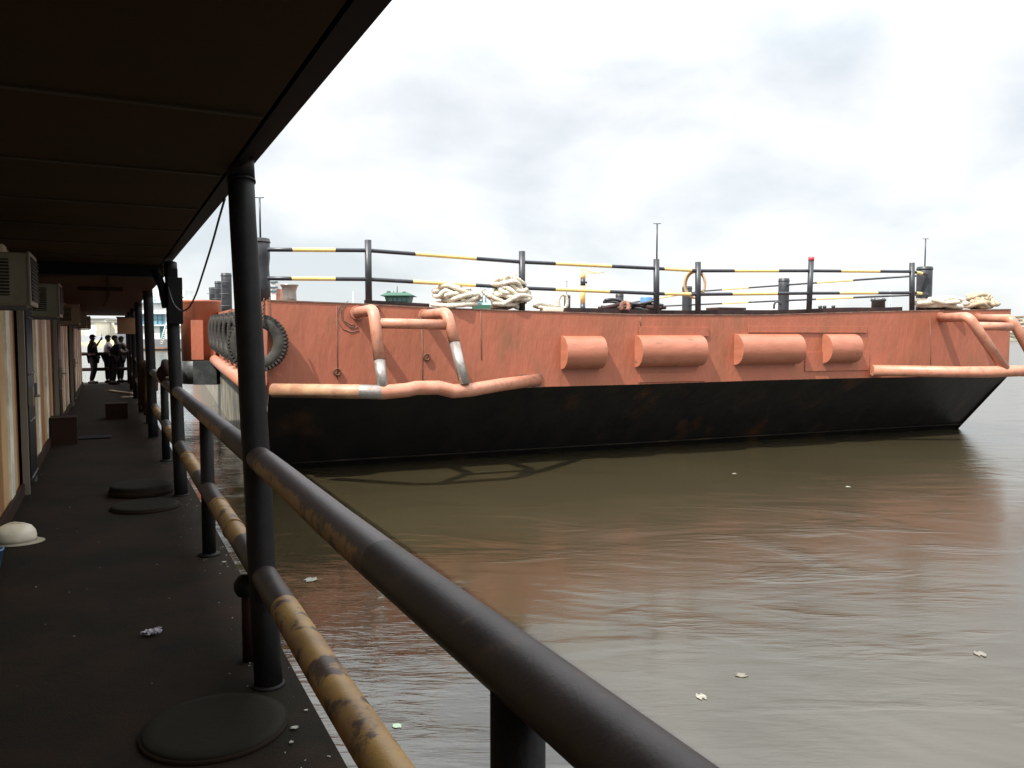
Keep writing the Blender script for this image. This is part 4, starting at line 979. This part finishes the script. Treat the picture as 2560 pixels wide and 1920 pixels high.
# orange ring and blue drum
p = atY(1562, 768, 16.2); bm = B()
tube(bm, [p + V((.075 * math.cos(q), 0, .075 * math.sin(q) * 1.3)) for q in [-.6 + i * .36 for i in range(13)]], 0.042, 10); tag(obj('pipe_elbow', bm, 'orange_pipe'), 'curved salmon pipe end in front of the dark hose pile', 'pipe')
p = atY(1616, 757, 21); p.z = 2.2
t = thing('blue_drum', 'blue drum showing over the dark hose pile', 'drum', p)
bm = B(); ztop = atY(1616, 743, 21).z; h_ = ztop - 2.2; lathe(bm, p, [(.16, 0), (.16, h_ * .5), (.168, h_ * .52), (.16, h_ * .56), (.16, h_ - .02), (.15, h_), (0, h_)], 22); obj('body', bm, 'blue', t)
bm = B(); lathe(bm, p + V((.05, 0, h_)), [(.03, 0), (.03, .02), (0, .02)], 12); obj('bung', bm, 'plastic_white', t)
# buff hoop on post
hpz = atY(1737, 710, zat(1745, 700, nR).y + 0.10)
t = thing('hoop', 'buff coiled hoop hanging on the fourth bow railing post', 'hoop', hpz)
for i in range(3):
    bm = ring(hpz + V((0.012 * i, .03 * i, -.006 * i)), 0.215 - .006 * i, 0.026, V((-.35, -1, 0)), 34, V((0, 0, 1.35))); obj('coil', bm, 'buff_hose', t)
# little deck fittings
for u, v, lb in ((1935, 760, 'curled dark vent pipe left of the wide bollard'),):
    p = atY(u, 772, 24); bm = B(); tube(bm, [p, p + V((0, 0, .12)), p + V((.04, 0, .2)), p + V((.13, 0, .22)), p + V((.19, 0, .17)), p + V((.2, 0, .1))], .03, 8); tag(obj('vent_pipe', bm, 'black'), lb, 'vent pipe')
k = 0
for u in (2050, 2061, 2083):
    p = onbow(u, 780, -.8); p.z = zt(bt(u, 780)); bm = B(); lathe(bm, p, [(.05, 0), (.03, .12), (.045, .16), (.045, .2), (0, .21)], 12)
    tag(obj('cleat', bm, 'black'), ['leftmost small dark cleat right of the red topped post', 'middle small dark cleat right of the red topped post', 'rightmost small dark cleat right of the red topped post'][k], 'cleat', 'small cleats behind the bow coaming'); k += 1
# flat hatch behind coaming
bm = B(); p = onbow(1815, 772, -1.2); box(bm, V((p.x, p.y, zt(6) + .17)), (0.75, .5, .05), R=BR, bevel=.01); tag(obj('deck_hatch', bm, 'coaming'), 'flat dark hatch lid just above the coaming between the right posts', 'hatch')

# ================================================================== FAR SHIPS
def quadbox(bm, u0, v0, u1, v1, Y, depth, mi=0, bevel=0.0):
    a_, b_ = atY(u0, v1, Y), atY(u1, v0, Y); box(bm, V(((a_.x + b_.x) / 2, Y + depth / 2, (a_.z + b_.z) / 2)), (abs(b_.x - a_.x), depth, abs(b_.z - a_.z)), mi=mi, bevel=bevel)
# green wheelhouse
Yg = 90; c = atY(998, 760, Yg); c.z = WATER
t = thing('green_tug', 'green tugboat wheelhouse showing over the barge deck', 'boat', c)
bm = B(); z0, z1, z2 = atY(998, 770, Yg).z, atY(998, 741, Yg).z, atY(998, 733, Yg).z
cx_ = c.x; 
def frus(bm, za, zb_, wa, wb, da, db, mi=0):
    vs = []
    for z_, w_, d_ in ((za, wa, da), (zb_, wb, db)):
        for sx_, sy_ in ((-1, -1), (1, -1), (1, 1), (-1, 1)): vs.append(bm.verts.new(V((cx_ + sx_ * w_ / 2, Yg + sy_ * d_ / 2, z_))))
    for f in ((0, 1, 5, 4), (1, 2, 6, 5), (2, 3, 7, 6), (3, 0, 4, 7), (4, 5, 6, 7), (3, 2, 1, 0)): bm.faces.new([vs[i] for i in f]).material_index = mi
px2 = Yg / F
frus(bm, z0, z1, 48 * px2, 62 * px2, 3, 3.4); obj('wheelhouse', bm, 'green_ship', t)
bm = B(); frus(bm, z1 + .01, z2, 82 * px2, 52 * px2, 4, 3); obj('roof', bm, 'green_ship', t)
for i in range(5):
    bm = B(); u = 972 + i * 11.5; quadbox(bm, u, 743, u + 8, 753, Yg - 1.66, .03); w_ = obj('window', bm, 'glass', t); 
bm = B(); tube(bm, [atY(993, 733, Yg), atY(993, 715, Yg)], .05, 6); tube(bm, [atY(984, 733, Yg), atY(984, 727, Yg)], .04, 6); quadbox(bm, 967, 728, 975, 733, Yg, .5); quadbox(bm, 1006, 729, 1014, 733, Yg, .5); obj('mast', bm, 'green_ship', t)
bm = B(); quadbox(bm, 950, 770, 1046, 855, Yg - 2, 18); obj('hull', bm, 'green_ship', t)
# pale lattice superstructure
Yl = 70; c = atY(1218, 770, Yl); c.z = WATER
t = thing('pale_ship', 'pale blue ship superstructure with railings between the rope heaps', 'ship', c)
bm = B(); quadbox(bm, 1190, 752, 1240, 850, Yl, 6); obj('house', bm, 'ship_pale', t)
bm = B()
for v in (721, 728, 736, 744): tube(bm, [atY(1188, v, Yl), atY(1245, v, Yl)], .045, 6)
for u in (1190, 1198, 1206, 1214, 1228, 1242): tube(bm, [atY(u, 716, Yl), atY(u, 755, Yl)], .06, 6)
obj('railing', bm, 'ship_pale', t)
bm = B()
for v in (746, 752, 758): quadbox(bm, 1191, v, 1204, v + 2.5, Yl - .05, .04)
obj('vent', bm, 'glass', t)
bm = B(); quadbox(bm, 1180, 762, 1248, 772, Yl - 1, 9); obj('deck', bm, 'green_ship', t)
bm = B(); quadbox(bm, 1170, 772, 1260, 872, Yl - 1.5, 22); obj('hull', bm, 'grey_hull', t)
# white and red bits behind left bollard
Yw = 45; c = atY(690, 750, Yw); c.z = WATER
t = thing('white_ship', 'white and red ship house behind the near left bollard', 'ship', c)
bm = B(); quadbox(bm, 655, 702, 688, 840, Yw, 0.9); obj('house', bm, 'ship_white', t)
bm = B(); quadbox(bm, 688.3, 722, 700, 840, Yw + .2, 0.6); obj('funnel', bm, 'orange_pipe', t)
bm = B()
for v in (703, 716, 726): quadbox(bm, 676, v, 694, v + 5, Yw - .06, .05)
obj('window', bm, 'glass', t)
bm = B(); quadbox(bm, 650, 840, 715, 890, Yw - 1, 14); obj('hull', bm, 'grey_hull', t)
# big white ship at left
Ys = 140
c = atY(410, 874, Ys); c.z = WATER
t = thing('passenger_ship', 'white and teal ship with ladder and blue windows seen between the posts', 'ship', c)
bm = B(); a_, b_ = atY(335, 880, Ys), atY(488, 848, Ys)
prof = [(335, 848), (488, 848), (480, 880), (345, 880)]
vs0 = [bm.verts.new(atY(u, v, Ys)) for u, v in prof]; vs1 = [bm.verts.new(atY(u, v, Ys) + V((0, 14, 0))) for u, v in prof]
bm.faces.new(vs0); bm.faces.new(vs1[::-1])
for i in range(4): bm.faces.new((vs0[i], vs0[(i + 1) % 4], vs1[(i + 1) % 4], vs1[i]))
obj('hull', bm, 'grey_hull', t)
bm = B(); quadbox(bm, 343, 757, 474, 848, Ys + 1, 10); obj('house', bm, 'ship_white', t)
bm = B(); quadbox(bm, 341, 752, 476, 757, Ys + .4, 11); quadbox(bm, 341, 782, 470, 785, Ys + .4, 1); quadbox(bm, 341, 812, 470, 815, Ys + .4, 1); obj('deck_edge', bm, 'ship_pale', t)
for u0, u1 in ((346, 351), (353, 359), (371, 378), (380, 392), (394, 404), (406, 412)):
    bm = B(); quadbox(bm, u0, 787, u1, 810, Ys + .9, .08); w_ = obj('window', bm, 'glass_blue', t)
    bm = B(); quadbox(bm, u0 - .5, 798, u1 + .5, 799.3, Ys + .8, .08); quadbox(bm, u0 - .6, 786, u0, 811, Ys + .8, .08); obj('frame', bm, 'teal', w_)
bm = B(); quadbox(bm, 400, 815, 410, 846, Ys + .9, .08); obj('door', bm, 'teal', t)
bm = B(); quadbox(bm, 455, 800, 461, 815, Ys + .9, .08); obj('porthole', bm, 'glass', t)
bm = B(); quadbox(bm, 350, 817, 356, 836, Ys + .9, .08); obj('door', bm, 'glass', t)
bm = B()
for i in range(9): quadbox(bm, 401 + i * 1.4, 858 - i * 5, 407 + i * 1.4, 859.4 - i * 5, Ys - 1, .5)
tube(bm, [atY(399, 862, Ys - 1), atY(413, 815, Ys - 1)], .07, 6); tube(bm, [atY(406, 862, Ys - 1), atY(420, 815, Ys - 1)], .07, 6); obj('ladder', bm, 'ship_white', t)
bm = B()
for u in (380, 384, 391, 396): tube(bm, [atY(u, 757, Ys + 3), atY(u, 722, Ys + 3)], .12, 6)
for v in (726, 733, 740, 747): tube(bm, [atY(380, v, Ys + 3), atY(396, v, Ys + 3)], .08, 6)
obj('mast_ladder', bm, 'ship_white', t)
bm = B(); quadbox(bm, 384.5, 735, 390, 752, Ys + 3.2, .5); obj('upper_house', bm, 'ship_white', t)
bm = B(); quadbox(bm, 440, 725, 462, 752, Ys + 4, 4); obj('upper_house', bm, 'ship_white', t)
bm = B(); quadbox(bm, 345, 869, 486, 872, Ys - .5, .6); obj('rubbing_strake', bm, 'w_brown', t)

# left shore ----------------------------------------------------------
Yh = 250
def shore_fn(u, v):
    x0, x1 = atY(150, 850, Yh).x, atY(520, 850, Yh).x
    z = WATER - .3 + (math.sin(v * 1.57) * 2.3) + .5 * math.sin(u * 23) * v
    return V((x0 + (x1 - x0) * u, Yh + 60 * v + 3 * math.sin(u * 17) * (1 - v), z))
bm = B(); grid(bm, shore_fn, 40, 10, smooth=True); tag(obj('river_bank', bm, 'sand'), 'yellow sandy river bank beyond the end of the walkway', 'bank', kind='structure')
def house(u0, u1, v0, v1, Y, m_, lb, wins, roofm='roof_grey'):
    c = atY((u0 + u1) / 2, v1, Y); t = thing('house', lb, 'house', c, 'buildings on the far shores')
    bm = B(); quadbox(bm, u0, v0, u1, v1 + 6, Y, 12); obj('wall', bm, m_, t)
    bm = B(); quadbox(bm, u0 - 1, v0 - 1.5, u1 + 1, v0 - .1, Y - .5, 13); obj('roof', bm, roofm, t)
    for (a_, b_, c_, d_) in wins:
        bm = B(); quadbox(bm, a_, b_, c_, d_, Y - .12, .1); obj('window', bm, 'glass', t)
    return t
house(180, 262, 797, 833, 290, 'bldg', 'pale building with one dark window behind the walkway end', [(258 - 12, 806, 258, 818)])
house(263, 330, 800, 836, 285, 'bldg', 'lower pale building right of the one with a dark window', [(286, 806, 292, 812)])
house(214, 238, 806, 834, 275, 'ship_white', 'narrow white hut left on the sandy bank', [(222, 810, 226, 822)])
bm = B(); c = atY(300, 857, 200); c.z = WATER
t = thing('moored_boat', 'grey boat hull lying right of the people before the far bank', 'boat', c)
quadbox(bm, 290, 832, 330, 862, 200, 5, bevel=.3); obj('hull', bm, 'grey_hull', t)
bm = B(); quadbox(bm, 288, 828, 320, 831.7, 200, 5); obj('deck', bm, 'ship_white', t)
# right shore
def hill_fn(u, v):
    x0, x1 = atY(2505, 840, 420).x, 420
    h = 15.5 * min(1, u * 9 + .25) * (1 + .08 * math.sin(u * 40)) * (math.sin(min(v, 1) * 1.57))
    return V((x0 + (x1 - x0) * u, 420 + 140 * v - 60 * u, WATER - .3 + h))
bm = B(); grid(bm, hill_fn, 60, 14, smooth=True); tag(obj('hill', bm, 'hill'), 'scrubby low hill on the far right shore', 'hill', kind='structure')
hs = [(2536, 2545, 806, 811), (2546, 2557, 800, 806), (2540, 2551, 812, 817), (2552, 2566, 809, 815), (2534, 2541, 798, 803), (2550, 2560, 792, 797), (2548, 2560, 819, 825)]
hl = ['small pale house lowest left on the right shore slope', 'pale house in the middle of the right shore slope', 'low pale house near the foot of the right shore slope', 'pale house cut by the right edge on the slope',
      'tiny house upper left on the right shore slope', 'highest pale house on the right shore slope', 'pale house at the waterline of the right shore']
for (u0, u1, v0, v1), lb in zip(hs, hl):
    Yq = 418 + (825 - v1) * 2.2; house(u0, u1, v0, v1, Yq - 14, 'bldg', lb, [(u0 + 2, v0 + 1.5, u0 + 4, v0 + 3.5)], 'w_brown')
# distant thin towers
for i, (u, v0, v1) in enumerate(((884, 728, 842), (2223, 700, 842), (1882, 745, 842))):
    Yt = 600; b_ = atY(u, 842, Yt); tz = atY(u, v0, Yt).z; bm = B(); w_ = 1.6
    for sx_, sy_ in ((-1, -1), (1, -1), (1, 1), (-1, 1)): tube(bm, [V((b_.x + sx_ * w_, Yt + sy_ * w_, -1)), V((b_.x, Yt, tz))], .16, 4)
    for j in range(8):
        z_ = -1 + (tz + 1) * (j + 1) / 9; w2 = w_ * (1 - (j + 1) / 9)
        for q in range(4):
            c4 = [(-1, -1), (1, -1), (1, 1), (-1, 1)]; tube(bm, [V((b_.x + c4[q][0] * w2, Yt + c4[q][1] * w2, z_)), V((b_.x + c4[(q + 1) % 4][0] * w2, Yt + c4[(q + 1) % 4][1] * w2, z_))], .1, 4)
    o = obj('lattice_tower', bm, 'ship_pale'); tag(o, ['faint lattice tower left of the green wheelhouse', 'faint lattice tower left of the right end bollard', 'faint lattice tower left of the wide bollard'][i], 'tower', 'distant lattice towers')
# all things in place
